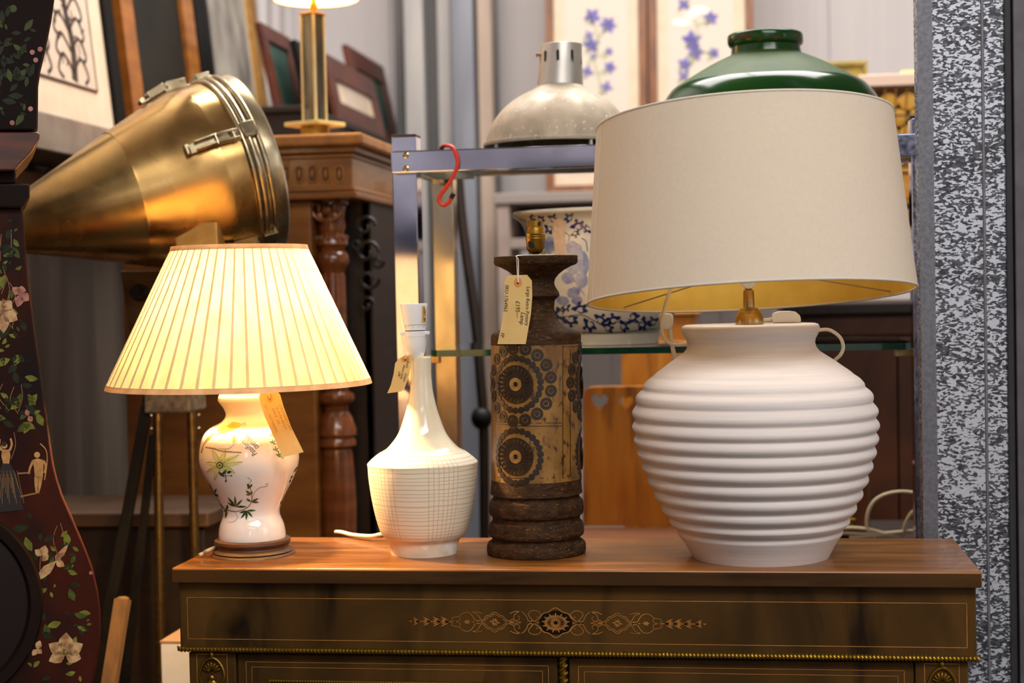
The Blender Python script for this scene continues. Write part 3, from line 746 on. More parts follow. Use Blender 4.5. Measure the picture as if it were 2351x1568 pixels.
me_ctr = raw('sun_centre', flat_ring(6*s, 15*s, 0.0022, 20), pot_gold2)
me_rim = raw('sun_rim', flat_ring(41*s, 43*s, 0.0010, 36), pot_dark)
def medallion(ang0, py, outer):
    for me, nm in ((me_sun, 'sun_stamp'), (me_ctr, 'sun_centre'), (me_rim, 'sun_rim'), (me_pip, 'sun_pip')): inst(nm, me, cylmx(ang0, py, 0.0), L3, body3)
    nd = 26
    for k in range(nd):
        a = 2*pi*k/nd + 0.1; r = 57
        inst('stamped_dot', me_dot, cylmx(ang0 + r*cos(a)*s/R3, py - r*sin(a)*1.03), L3, body3)
    if outer:
        for k in range(17):
            a = 2*pi*k/17 + 0.18; r = 84 if outer == 2 else 82
            yy = py - r*sin(a)
            if yy < 796: yy = 797
            m = cylmx(ang0 + r*cos(a)*s/R3, yy); inst('stamped_ring', me_ring, m, L3, body3); inst('stamp_pip', me_pip, m, L3, body3)
A0 = radians(-18.5)
for da in (0, 2*pi/3, 4*pi/3):
    medallion(A0 + da, 876, 1); medallion(A0 + da, 1038, 0)
# scored lines on the body
cylg = surf(gb, 0.0003)
g = G()
for pts in (([1128,794],[1295,796],[1331,794]), ([1128,965],[1180,971],[1290,971]), ([1128,972],[1200,978],[1290,978]), ([1128,1095],[1200,1098],[1330,1096]), ([1292,800],[1292,1095]), ([1309,800],[1309,1095])):
    stroke(g, pts, 1.6, cylg, 6)
L3.part('scored_lines', g, pot_dark, 0, 0, body3)
bax = (1229, 506, 1229.5, 588)
hd = L3.part('lamp_holder', G().lathe(lathe_px([(507,13),(507,17),(522,17.2),(524,18.5),(533,19.5),(537,20),(538,23),(541,22),(543,23),(546,22),(548,23),(551,22.5),(553,21.5),(571,20.5),(578,16),(582,10),(584,6.5),(589,6.5)], bax, Y3), 40, True, True), brass, 30)
c = W(1222, 561.5, Y3); L3.part('switch', G().box(c.x - 6.5*q3, c.x + 6.5*q3, c.y - 23*q3, c.y - 14*q3, c.z - 7*q3, c.z + 7*q3), black_plastic, 40, 0.0008, hd, label='black rocker switch')
c = W(1240, 514, Y3); L3.part('bayonet_slot', G().box(c.x - 3*q3, c.x + 3*q3, c.y - 15.5*q3, c.y - 10*q3, c.z - 4*q3, c.z + 4*q3), black_plastic, 40, 0, hd)
c = W(1249, 580, Y3); L3.part('cord_screw', G().beam(c - V((0.004,0,0.003)), c + V((0.004,0.0,0.003)), 0.005, 0.005), screw_m, 40, 0, hd)
yt3 = W(1187, 640, Y3).y - 0.0722
cc = W(1230, 588, Y3)
tag_thing('handwritten buff price tag hanging in front of the brown stoneware lamp', [(1158,648),(1165,632),(1210,631),(1221,644),(1222,680),(1219,720),(1207,790),(1142,790),(1153,735),(1158,690)], yt3, (1189,648), (9,11),
          [('Large Retro Pottery', 1209.5, 657, 92.5, 12.2), ('Lamp', 1196.5, 716, 97, 14.5), ('£195—', 1184.5, 690, 91.5, 14.5), ('SKU-1764962', 1160, 653, 93, 12.2), ('FP.', 1150.5, 763, 100, 12)],
          [[W(1189,649,yt3-0.001), W(1188,630,yt3-0.001), W(1187,610,yt3+0.001), W(1186.5,595,yt3-0.002), W(1188,589,yt3+0.001)+V((0,0,0.0015)), V((cc.x-0.014, cc.y-0.012, cc.z+0.0012)), V((cc.x+0.006, cc.y-0.016, cc.z+0.0012)), V((cc.x+0.014, cc.y, cc.z+0.0012))],
           [W(1190,649,yt3-0.001), W(1190.5,620,yt3-0.001), W(1190,595,yt3-0.002), W(1190,589,yt3+0.001)+V((0,0,0.0015)), V((cc.x+0.03, cc.y-0.012, cc.z+0.0012))]])

# ------------------------------------------------------------------ lamp 4: ribbed white jar with drum shade
b4 = WZ(1748, 1275, ZT); Y4 = b4.y; ax4 = (1722, 748, 1746, 1275)
L4 = Thing('table_lamp', 'large white ribbed stoneware jar lamp under a wide cream linen drum shade', 'lamp', b4)
env = [(745,120),(744,148),(746,154),(752,157),(760,156.5),(770,152),(778,147),(788,145),(798,147.5),(808,155),(820,173),(830,188),(842,204),(852,218),(868,238),(890,257),(920,271),(950,276.5),(984,277),(1018,272.5),(1053,264),(1085,254),(1116,241.5),(1149,227),(1180,211),(1209,194),(1225,184),(1240,174),(1258,164),(1270,157.5),(1275,155)]
def envf(y):
    for (a, b), (c, d) in zip(env[1:], env[2:]):
        if a <= y <= c: return b + (d - b) * (y - a) / (c - a) if c > a else b
    return env[-1][1]
dense = smoothpath([V((a, b, 0)) for a, b in env], 5)
prof = []
bumps = [848, 874, 906, 943, 977, 1008, 1040, 1072, 1104, 1137, 1169, 1199, 1226]
for p in dense:
    y, h = p.x, p.y
    if 840 < y < 1230:
        i = max(j for j in range(len(bumps)) if bumps[j] <= max(y, 848)); a = bumps[i]; b = bumps[i+1] if i + 1 < len(bumps) else a + 32
        t = (y - a) / (b - a); amp = 5.2 if 870 < y < 1205 else 3.2
        h += amp * (abs(cos(pi * t)) ** 1.0 * 1.6 - 1.0) * (1 if y > 846 else 0)
    prof.append((y, h))
# resample densely so that ribs stay round
P = []
for y in [844 + 2.2*i for i in range(int((1228-844)/2.2))]:
    i = max([j for j in range(len(bumps)) if bumps[j] <= y] or [-1])
    a = bumps[i] if i >= 0 else 816; b = bumps[i+1] if i + 1 < len(bumps) else 1254
    t = (y - a) / (b - a); amp = 4.2 if 880 < y < 1200 else 3.0
    fade = min(1, max(0, (y - 850) / 40)) * min(1, (1240 - y) / 20)
    P.append((y, envf(y) + amp * fade * (abs(cos(pi*t)) ** 1.2 * 2 - 1.1)))
pr = [e for e in env if e[0] < 844] + P + [e for e in env if e[0] > 1229]
rgs = lathe_px(pr, ax4, Y4); rgs[-1] = (V((rgs[-1][0].x, rgs[-1][0].y, ZT)), rgs[-1][1])
rgs.insert(0, (rgs[0][0], 0.02))
jar = L4.part('jar', G().lathe(rgs, 120, True, True), jar_mat, 60)
fax = (1718, 650, 1721, 745)
L4.part('stem', G().lathe(lathe_px([(646,9),(650,9),(661,9),(664,7.5),(667,12),(672,12.5),(706,13),(707,19),(710,21),(722,29),(731,32),(740,32.5),(747,32)], fax, Y4), 40, True, True), brushed_brass, 30)
L4.part('lamp_holder', G().lathe(lathe_px([(560,16),(600,17),(640,21),(652,18),(658,11),(662,9)], fax, Y4), 40, True, True), white_plastic, 40)
# shade: rings share a tilted axis
def tilt_ring(cx, cy, half, tz=0.094, tx=0.033):
    c = W(cx, cy, Y4); return c, half * mpp(c)
tx, tz = 0.034, 0.092
ux = V((1, 0, tx)).normalized(); uyv = V((0, -1, tz)); uyv = (uyv - ux * uyv.dot(ux)).normalized() * -1
cb, rb = tilt_ring(1722, 681, 374); ct, rt = tilt_ring(1706, 283, 337)
def lr(t, dr=0.0): return (cb.lerp(ct, t), rb + (rt - rb) * t + dr)
sh4 = L4.part('drum_shade', G().lathe([lr(0.004), lr(0.05), lr(0.5), lr(0.95), lr(0.996)], 110, fr=(ux, uyv)), linen, 60)
L4.part('lining', G().lathe([lr(0.004, -0.0022), lr(0.5, -0.0022), lr(0.996, -0.0022)], 110, fr=(ux, uyv)), gold_lining, 60, 0, sh4, label='gold coloured lining')
for t in (0.0, 1.0):
    c, r = lr(t, -0.0008); g = G().tube([c + ux*cos(a)*r + uyv*sin(a)*r for a in [2*pi*i/96 for i in range(97)]], 0.0021, 8, False); L4.part('rolled_rim', g, linen, 60, 0, sh4)
a = pi + 0.36
L4.part('seam', G().tube([lr(t)[0] + ux*cos(a)*(lr(t)[1]+0.0002) + uyv*sin(a)*(lr(t)[1]+0.0002) for t in (0.01, 0.5, 0.99)], 0.0008, 6), linen, 60, 0, sh4)
g = G(); c, r = lr(0.07); hub = W(1718, 600, Y4)
for aa in (2.55, 2.55 + 2*pi/3, 2.55 + 4*pi/3): g.tube([lr(0.02)[0] + ux*cos(aa)*(lr(0.02)[1]-0.004) + uyv*sin(aa)*(lr(0.02)[1]-0.004), c + ux*cos(aa)*0.03 + uyv*sin(aa)*0.03 + V((0,0,0.02))], 0.0013, 6)
g.tube([c + ux*cos(q)*0.028 + uyv*sin(q)*0.028 + V((0,0,0.02)) for q in [2*pi*i/20 for i in range(21)]], 0.0013, 6)
L4.part('shade_carrier', g, M('cream wire', (186,164,124), rough=0.4), 40)
# flex looped over the shade rim, with its plug, and a loop behind the jar's neck
ye = W(1540, 690, Y4).y + 0.06
pts = [W(1630, 640, ye), W(1562, 664, ye), W(1540, 668, ye-0.005), W(1532, 690, ye-0.008), W(1525, 730, ye), W(1518, 752, ye), W(1524, 780, ye), W(1545, 792, ye), W(1580, 790, ye), W(1610, 786, ye)]
pts = [W(1541, 662, ye), W(1532, 685, ye-0.004), W(1524, 715, ye-0.002), W(1519, 745, ye), W(1524, 775, ye), W(1545, 791, ye+0.01), W(1580, 790, ye+0.03), W(1620, 786, ye+0.05)]
L4.part('cord', G().tube(smoothpath(pts, 8), 0.0028, 8), cord_white, label='white flex')
pts = [W(1537, 756, ye+0.012), W(1541, 780, ye+0.012), W(1549, 822, ye+0.012), W(1556, 850, ye+0.02), W(1570, 900, ye+0.06)]
L4.part('cord', G().tube(smoothpath(pts, 6), 0.0036, 8), cord_white)
pc = W(1529, 738, ye + 0.014); qq = mpp(pc)
plug = L4.part('plug', G().prism([pc + V((x*qq, -0.011, z*qq)) for x, z in ((-17,17),(-8,20),(14,18),(17,8),(16,-10),(10,-19),(-6,-20),(-12,-12))], (0, 0.022, 0)), white_plastic, 40, 0.003)
yr = Y4 + 0.07
pts = [W(1862, 764, yr), W(1880, 758, yr+0.01), W(1905, 758, yr+0.01), W(1928, 774, yr+0.01), W(1936, 796, yr+0.01), W(1930, 814, yr+0.01), W(1918, 826, yr+0.02), W(1895, 850, yr+0.05)]
L4.part('cord', G().tube(smoothpath(pts, 8), 0.0028, 8), cord_white)
pc = W(1802, 727, Y4 + 0.06); qq = mpp(pc); zj = W(1722, 746, Y4).z + 0.001
L4.part('plug', G().prism([V((pc.x + x*qq, pc.y - 0.013, max(zj, pc.z + z*qq))) for x, z in ((-30,-4),(-28,8),(-14,13),(10,13),(24,11),(34,2),(36,-10),(34,-20),(-20,-20),(-26,-14))], (0, 0.026, 0)), white_plastic, 40, 0.004)
g = G().tube([V((pc.x - 28*qq, pc.y, zj + 0.006)), V((pc.x - 48*qq, pc.y + 0.01, zj + 0.004)), V((pc.x - 60*qq, pc.y + 0.03, zj + 0.003))], 0.003, 8); L4.part('cord', g, cord_white)
# ------------------------------------------------------------------ galvanised stud to the right of the cabinet
YG = CYB + 0.045
def gx(px, py=700, y=YG): return W(px, py, y).x
gx0, gx1, gx2 = gx(2115), gx(2312), gx(2331)
post = struct('steel_column', G().box(gx0, gx1, YG, YG + 0.004, 0, RZ).box(gx0, gx0 + 0.003, YG, YG + 0.06, 0, RZ).box(gx1 - 0.003, gx1, YG, YG + 0.1, 0, RZ), galv, 0, None, 0.0012)
struct('bent_lip', G().box(gx0 - 0.001, gx(2148), YG - 0.0012, YG + 0.0002, 0, RZ), M('dull zinc', (104,104,110), (122,122,128), 160, rough=0.5, metal=0.6), 0, post)
xg = gx(2262); struct('swage_rib', G().tube([(xg, YG + 0.0008, 0.0), (xg, YG + 0.0008, RZ)], 0.0028, 10), M('galvanised rib', (126,126,130), (112,112,118), 90, rough=0.5, metal=0.5), 40, post)
struct('trim_1', G().box(gx1 + 0.001, gx2, YG + 0.008, YG + 0.06, 0, RZ), M('dark rubber', (34,33,34), (44,43,45), 40, rough=0.6), 0, None, 0.002)
struct('trim_2', G().box(gx2 + 0.001, gx2 + 0.09, YG + 0.0, YG + 0.06, 0, RZ), M('grey painted steel', (96,92,96), (84,80,86), 30, rough=0.5, metal=0.3), 0, None, 0.002)

# ------------------------------------------------------------------ chrome and glass etagere
YE = 2.83
ex0 = W(905, 700, YE + 0.024).x - 0.016; pw = 0.046
zb1 = W(930, 346, YE).z; zb0 = W(930, 397, YE).z
zpt = W(932, 312, YE + 0.02).z
ex1 = W(2096, 700, YE + 0.024).x
YR = YE + 0.41
et = Thing('glass_shelf_unit', 'chrome framed shelf unit with green-edged glass shelf behind the cabinet', 'shelf unit', ((ex0 + ex1)/2, YE + 0.2, 0))
posts = []
for x, y, m in ((W(905,600,YE+0.024).x, YE + 0.024, chrome), (W(994,600,YR).x, YR, chrome2), (ex1, YE + 0.024, chrome), (W(2097,600,YR).x, YR, chrome2)):
    g = G().box(x, x + pw, y, y + pw, 0, zpt)
    p = et.part('post', g, m, 0, 0.002); posts.append((x, y))
    et.part('post_cap', G().box(x - 0.0005, x + pw + 0.0005, y - 0.0005, y + pw + 0.0005, zpt, zpt + 0.0035), black_plastic, 0, 0.001, p, label='black end cap')
bx0 = W(897, 370, YE).x; bx1 = posts[2][0] + pw + 0.01
bar = et.part('top_rail', G().box(bx0, bx1, YE, YE + 0.0235, zb0, zb1), chrome, 0, 0.0025)
zr1 = zb1; zr0 = W(1200, 402, YR).z
et.part('top_rail', G().box(posts[1][0] - 0.012, posts[3][0] + pw + 0.01, YR - 0.024, YR - 0.0005, zr0, zr1), chrome2, 0, 0.002)
for x in (posts[0][0] + 0.01, posts[2][0] + 0.012): et.part('side_rail', G().box(x, x + 0.022, YE + 0.0705, YR - 0.0245, zb0 + 0.006, zb1 - 0.001), chrome2, 0, 0.002)
pm = W(1040, 405, YR - 0.03); et.part('bracket', G().box(W(986,405,YR-0.03).x, W(1090,405,YR-0.03).x, YR - 0.032, YR - 0.0245, W(1040,412,YR-0.03).z, W(1040,400,YR-0.03).z), chrome2, 0, 0.001)
for i in range(3): pass
for (px, py) in ((932, 356), (932, 387), (2118, 306), (2118, 335)):
    c = W(px, py, YE)
    if px > 2000: c = V((posts[2][0] + 0.023, YE, zb1 - (0.011 if py < 320 else 0.031)))
    g = G().lathe([(c + V((0,0.001,0)), 0.0062), (c + V((0,-0.0012,0)), 0.0058), (c + V((0,-0.0022,0)), 0.0036), (c + V((0,-0.0012,0)), 0.0026)], 16, False, True, (V((1,0,0)), V((0,0,1))))
    et.part('screw', g, screw_m, 40, 0, bar)
# glass shelf with rounded front corners and a polished green edge
zs = W(1400, 798, YE + 0.0).z; th = 0.012
sx0 = W(985, 806, YE + 0.005).x; sx1 = posts[2][0] - 0.003
def rr(x0, x1, y0, y1, r):
    pts = []
    for cx, cy, a0 in ((x0+r, y0+r, pi), (x1-r, y0+r, 1.5*pi)):
        for i in range(7): a = a0 + pi/2*i/6; pts.append((cx + r*cos(a), cy + r*sin(a)))
    return pts + [(x1, y1), (x0, y1)]
outl = rr(sx0, sx1, YE + 0.004, YR - 0.005, 0.022)
gp = et.part('glass_shelf', G().prism([V((x, y, zs - th + 0.0004)) for x, y in outl], (0, 0, th - 0.0008)), shelf_glass, 0)
g = G(); n = len(outl)
for z in (zs - th, zs): g.v += [V((x, y - 0.0008, z)) for x, y in outl]
for z in (zs - th, zs): g.v += [V((x + (0.0016 if x < 0 else -0.0016)*0, y + 0.003, z)) for x, y in outl]
for i in range(13): g.f.append((i, i+1, n+i+1, n+i))
et.part('glass_edge', g, glass_edge, 60, 0, gp)
for x0_, y_ in ((posts[0][0] + pw, YE + 0.05), (posts[2][0] - 0.03, YE + 0.05), (posts[2][0] - 0.03, YR - 0.03)):
    et.part('shelf_bracket', G().box(x0_, x0_ + 0.03, y_, y_ + 0.02, zs - th - 0.014, zs - th - 0.0005), brushed_brass, 0, 0.001)
et.part('top_glass', G().box(posts[0][0] + 0.05, posts[2][0] - 0.004, YE + 0.026, YR - 0.026, zb1 - 0.006, zb1 - 0.001), shelf_glass, 0)
zt = zb1
# red S hook on the top rail
p0 = W(1021, 343, YE)
def hk(px, py, dy): return W(px, py, YE + dy)
pts = [hk(1012,352,0.034)+V((0,0,0.002)), hk(1016,343,0.030)+V((0,0,0.0045)), hk(1026,338,0.012)+V((0,0,0.003)), hk(1041,343,-0.001)+V((0,-0.0045,0.002)), hk(1050,365,-0.0045), hk(1049,385,-0.0045), hk(1040,405,-0.0045), hk(1026,428,-0.005), hk(1011,448,-0.005), hk(1009,462,-0.005), hk(1018,471,-0.005), hk(1030,465,-0.005), hk(1040,447,-0.005)]
hkth = Thing('s_hook', 'red coated metal S hook hanging over the chrome top rail', 'hook', p0)
hkth.part('hook', G().tube(smoothpath(pts, 8), 0.0038, 10), red_rubber)
hkth.part('tip', G().tube([pts[-2].lerp(pts[-1], 0.55), pts[-1].lerp(pts[-2], -0.15)], 0.0045, 10), black_plastic, 40, label='black end tip')
hkth.part('tip', G().tube([pts[0].lerp(pts[1], 0.8), pts[0] + V((-0.001,0,-0.004))], 0.0045, 10), black_plastic, 40, label='black end tip')

# ------------------------------------------------------------------ aluminium pendant shade standing on the unit
YA = YE + 0.205
al = Thing('pendant_shade', 'dusty aluminium dome pendant shade with slotted neck on the chrome shelf unit', 'lamp shade', V((W(1284,330,YA).x, YA, zt)))
aax = (1290, 102, 1280, 334)
dome = [(196,52),(199,54),(205,62),(216,84),(232,110),(250,130),(268,144),(288,155),(308,162),(322,165.5),(328,167)]
rg = lathe_px(dome, aax, YA, 2); dz = rg[-1][0].z - zt - 0.004
al.part('dome', G().lathe(rg + [(c - V((0,0,0.002)), r - 0.002) for c, r in reversed(rg)], 72), alu, 60)
al.part('rim', G().lathe(lathe_px([(326,166),(327,170),(331,171),(335,170),(335,164)], aax, YA), 72), alu, 30)
neck = lathe_px([(102,44),(103,46),(106,46.5),(150,49),(197,53)], aax, YA)
nk = al.part('neck', G().lathe(neck, 48, True), alu_neck, 40)
gn = G().lathe(neck, 48); sn = surf(gn, 0.0005)
for i, a in enumerate([-pi/2 + (i - 0.05) * 2*pi/9 for i in range(9)]):
    c = W(1288, 137, YA); q = mpp(c); r = 48.4 * q; n = V((cos(a), sin(a), 0)); x = V((-sin(a), cos(a), 0)); g = G()
    pts = [c + n * (r + 0.0002) + x * (px * q) + V((0, 0, pz * q)) for px, pz in ((-3.4,-12),(-2.4,-15.5),(0,-17),(2.4,-15.5),(3.4,-12),(3.4,12),(2.4,15.5),(0,17),(-2.4,15.5),(-3.4,12))]
    g.prism(pts, -n * 0.002); al.part('slot', g, black_plastic, 0, 0, nk, label='dark slot')
c = W(1238, 126, YA); al.part('screw', G().tube([c + V((0.006,0,0)), c + V((-0.004,0,0))], 0.0028, 8).tube([c + V((-0.003,0,0)), c + V((-0.006,0,0))], 0.0042, 8), brass, 40, 0, nk)
# leg feet so that the rim rests on the glass
g = G()
for a in (0.6, 2.2, 3.8, 5.3): c = rg[-1][0]; g.tube([V((c.x + cos(a)*rg[-1][1]*0.96, c.y + sin(a)*rg[-1][1]*0.96, rg[-1][0].z)), V((c.x + cos(a)*rg[-1][1]*0.96, c.y + sin(a)*rg[-1][1]*0.96, zt - 0.001))], 0.004, 8)
al.part('rim_clip', g, alu_neck)

# ------------------------------------------------------------------ green enamel shade
gr = Thing('pendant_shade', 'green enamelled industrial pendant shade with chipped collar behind the cream drum shade', 'lamp shade', V((W(1760,330,YA).x, YA, zt)))
gax = (1756, 80, 1766, 240)
pro1 = [(80,60),(78,80),(80,84),(84,86),(98,86),(104,84),(107,80),(109,78),(118,79),(124,80)]
gr.part('collar', G().lathe(lathe_px(pro1, gax, YA), 72, True), enamel, 40)
pro2 = [(124,80),(128,84),(130,90),(136,104),(150,133),(168,165),(184,192),(192,206)]
gdm = G().lathe(lathe_px(pro2, gax, YA, 2), 84); up_ = gr.part('upper_dome', gdm, enamel_dust, 60)
pro3 = [(192,206),(200,218),(215,231),(240,246),(270,256),(300,262),(330,266)]
rg = lathe_px(pro3, gax, YA, 2)
rg.append((V((rg[-1][0].x, rg[-1][0].y, zt + 0.0005)), rg[-1][1] + 0.001))
glw = G().lathe(rg, 84); lowd = gr.part('lower_dome', glw, enamel, 60)
g = G(); su = surf(gdm); blob(g, [(1733,175),(1738,171),(1748,170),(1758,172),(1764,176),(1757,180),(1745,182),(1737,180)], su)
gr.part('rust_chip', g, rust, 0, 0, up_)
sl = surf(glw); sc = surf(G().lathe(lathe_px(pro1, gax, YA), 72))
for o in ([(1538,222),(1541,215),(1546,212),(1544,219),(1540,225)], [(1562,237),(1566,232),(1571,235),(1568,240)], [(1990,205),(1995,212),(2000,222),(1997,220),(1992,213)]):
    g = G(); blob(g, o, sl); gr.part('rust_chip', g, rust, 0, 0, lowd)
for o in ([(1690,80),(1715,77),(1730,82),(1722,90),(1708,88),(1694,86)], [(1736,92),(1745,88),(1752,93),(1744,98)], [(1820,78),(1832,80),(1838,86),(1830,85)], [(1762,84),(1790,82),(1800,88),(1778,92)]):
    g = G(); blob(g, o, sc); gr.part('rust_chip', g, rust, 0)

# ------------------------------------------------------------------ blue and white jardiniere on the glass shelf
YJ = YE + 0.215
jc = V((W(1400, 780, YJ).x, YJ, zs))
jd = Thing('jardiniere', 'blue and white china jardiniere with flared rim on the glass shelf', 'pot', jc)
jax = (1396, 492, 1398, 782)
jp = [(486,212),(485,218),(488,221),(493,220),(497,214),(505,203),(520,194),(540,187),(560,184),(590,182),(620,179),(650,174),(680,167),(710,156),(735,143),(755,128),(762,120),(764,118),(768,117)]
rj = lathe_px(jp, jax, YJ, 2); rin = [(c, r - 0.008) for c, r in reversed(rj[2:])]
gj = G().lathe(rj, 84); pot = jd.part('body', G().lathe(rin[:-1] + rj, 84, True), cer, 60)
fr_ = lathe_px([(766,118),(770,117),(783,114)], jax, YJ); fr_.append((V((fr_[-1][0].x, fr_[-1][0].y, zs + 0.0003)), fr_[-1][1]))
jd.part('foot_ring', G().lathe(fr_, 60, False, True), cer, 40)
sj = surf(gj, 0.0005)
g = G(); gpale = G()
def c2(x, y): return sj(1080 + x*0.2551, 460 + y*0.2551)
def curl(x, y, s, rot, flip=1):
    def q(a, r): return (x + s*r*cos(radians(rot + flip*a)), y + s*r*sin(radians(rot + flip*a)))
    stroke(g, [q(180, 0.9), q(215, 0.45), q(300, 0.25), q(20, 0.5), q(70, 0.85), q(120, 0.75), q(150, 0.5)], s*0.5, c2, 5, s*0.12)
    for a0, a1, r in ((20, 5, 1.15), (60, 55, 1.35), (-60, -75, 0.95), (190, 200, 1.3)):
        p, t = q(a0, 0.4), q(a1, r); leaf(g, p[0], p[1], t[0], t[1], s*0.62, c2, s*0.06*flip)
for x, y, s, r, f in ((965,220,58,-40,1),(705,262,46,70,-1),(1050,262,40,200,1),(945,305,38,10,-1),(745,158,44,0,1),(885,150,44,160,-1),(640,165,34,20,1),(560,160,30,200,1),
                      (800,1035,62,200,1),(905,1090,60,20,-1),(985,965,62,-30,1),(1062,1125,62,80,-1),(1175,1065,58,10,1),(1285,1065,58,190,-1),(1385,1125,52,30,1),(1470,1062,56,-20,-1),(1560,1110,58,70,1),(1640,1085,48,180,-1),(865,968,40,120,1),(1240,1135,50,0,1)): curl(x, y, s, r, f)
for p in ([(445,160),(490,200),(510,270)], [(480,165),(510,195)], [(1010,1185),(1200,1194),(1400,1180),(1660,1152)], [(1000,340),(1040,370),(1055,460)], [(840,280),(890,320),(880,370)], [(800,1060),(1000,1030),(1180,1110),(1380,1090),(1640,1110)]): stroke(g, p, 7, c2)
def petal(x, y, rx, ry, a):
    ca_, sa_ = cos(radians(a)), sin(radians(a))
    blob(gpale, [(x + rx*cos(t)*ca_ - ry*sin(t)*sa_*(1 + 0.1*sin(5*t)), y + rx*cos(t)*sa_ + ry*sin(t)*ca_*(1 + 0.1*sin(5*t))) for t in [2*pi*i/20 for i in range(20)]], c2)
for pt in ((720,400,60,80,10),(800,330,50,60,-20),(930,440,80,70,30),(1010,560,60,110,-10),(930,600,60,80,20),(860,560,50,60,60),(830,900,60,40,10),(930,830,60,50,-20),(1000,720,60,70,0),(880,700,60,50,15),(960,900,50,40,0)): petal(*pt)
for k in range(9):
    a = k/8; stroke(g, [(880+30*a, 400+20*a), (960+80*a*0.9, 480+90*a)], 9, c2, 3, 2)
    stroke(g, [(920+20*a, 700+30*a), (985+50*a, 800+60*a)], 8, c2, 3, 2)
    stroke(g, [(690+14*k, 370), (700+11*k, 440+4*k)], 7, c2, 3, 2)
gp2 = lambda x, y: sj(x, y)
# around the back and left as well, so the pattern carries on round the pot
jd.part('painted_wash', gpale, cobalt_pale, 0, 0, pot, stuff=True); jd.part('painted_scrolls', g, cobalt, 0, 0, pot, stuff=True)
g = G()
for k in range(60):
    c, r = rj[3]; r = rj[2][1] - 0.006
    a0 = 2*pi*k/60
    if k % 3 == 2: continue
    a1 = a0 + 2*pi/60; z = rj[2][0].z + 0.0008
    g.add([V((c.x + cos(a)*q, c.y + sin(a)*q, z)) for a, q in ((a0, r + 0.002), (a1, r + 0.002), (a1, r - 0.004), (a0, r - 0.004))], [(0,1,2,3)])
jd.part('painted_rim', g, cobalt, 0, 0, pot, stuff=True)
g = G(); gs = surf(gj, 0.0008)
blob(g, [(1272,505),(1280,500),(1292,502),(1298,520),(1297,545),(1301,570),(1305,595),(1275,595),(1273,560),(1268,530)], gs)
jd.part('torn_label', g, M('faded tape', (240,212,176), (232,196,156), 80, rough=0.9), 0, 0, pot)

# ------------------------------------------------------------------ painted longcase clock at the left edge
YC = 2.2
CN = ray(-40, 690); CN.z = 0; CN.normalize(); CP0 = W(150, 1000, YC); CS = V((CN.y, -CN.x, 0))
def WC(px, py, off=0.0):
    d = ray(px, py); return CAM + d * ((CP0 + CN * off - CAM).dot(CN) / d.dot(CN))
clk = Thing('longcase_clock', 'dark red longcase clock painted with flowers at the left edge', 'clock', WC(-156, 1400, 0.1) * 1.0)
clk.e.location.z = 0; clk.loc.z = 0
ctr = -156
def sym(right): 
    return right + [(2*ctr - x, y) for x, y in reversed(right)]
def pp(pts, off, ext): return G().prism([WC(a, b, off) for a, b in pts], CN * ext)
case_m = M('oxblood lacquer', (66,24,12), (38,16,10), 9, (1,1,0.5), 0.35, 0.62, rough=0.5, spec=0.1, bump=0.12, bscale=60, c3=(26,18,16), s3=14, lo3=0.5, hi3=0.68)
case_dk = M('dark lacquer', (30,19,14), (22,14,11), 10, rough=0.6, spec=0.08)
hood = [(140,-140),(125,0),(118,50),(104,120),(93,165),(88,200),(87,300)]
gh = pp(sym(hood), 0.012, 0.24); clk.part('hood', gh, case_dk, 30, 0.003)
corn = [(89,303),(91,309),(91,317),(85,330),(72,352),(58,365),(45,380),(38,388),(36,392)]
gcn = pp(sym(corn), 0.0, 0.26); clk.part('cornice', gcn, M('worn brown moulding', (96,46,20), (60,28,14), 8, (1,1,6), rough=0.35, coat=0.3), 30, 0.003)
clk.part('frieze', pp(sym([(36,393),(36,421)]), 0.02, 0.22), case_dk, 0, 0.003)
clk.part('collar', pp(sym([(68,422),(69,455),(66,459),(58,470),(50,477)]), 0.004, 0.25), case_dk, 30, 0.003)
trunk = [(52,478),(56,520),(62,600),(70,680),(79,750),(88,810),(96,870),(104,930),(112,985),(118,1030),(124,1068),(132,1100),(143,1135),(158,1170),(178,1215),(199,1265),(215,1310),(226,1360),(231,1400),(232,1440),(229,1485),(222,1530),(210,1580),(192,1640),(175,1700),(165,1760),(160,1830)]
gt = pp(sym(trunk), 0.016, 0.22)
# round pendulum window: a ring and dark glass set on the trunk
clk.part('trunk', gt, case_m, 30, 0.003)
clk.part('base', pp(sym([(190,1832),(205,1860),(205,2780),(230,2800),(230,2880)]), 0.0, 0.24), case_m, 0, 0.004)
wc = WC(ctr, 1397, 0.014); wr = 236 * mpp(wc)
ringg = G().lathe([(wc + CN*0.002, wr + 0.006), (wc - CN*0.010, wr + 0.002), (wc - CN*0.010, wr - 0.012), (wc + CN*0.001, wr - 0.018)], 96, False, False, (CS, V((0,0,1))))
clk.part('window_bezel', ringg, case_dk, 30)
clk.part('window_glass', G().lathe([(wc - CN*0.001, wr - 0.014), (wc - CN*0.0012, 0.001)], 64, False, True, (CS, V((0,0,1)))), M('dark pendulum glass', (24,12,10), rough=0.22), 0)
fl = {n_: G() for n_ in ('leaf','leaf2','dark','pale','pink','fig','skirt','line')}
sT = surf(gt, 0.0005); sT2 = surf(gt, 0.0009); sH = surf(gh, 0.0005); sC = surf(gcn, 0.0005)
random.seed(11)
def trunk_x(y):
    for (a, b), (c, d) in zip(trunk, trunk[1:]):
        if b <= y <= d: return a + (c - a)*(y - b)/(d - b)
    return 60
def in_win(x, y): return (x - ctr)**2 + (y - 1397)**2 < 250**2
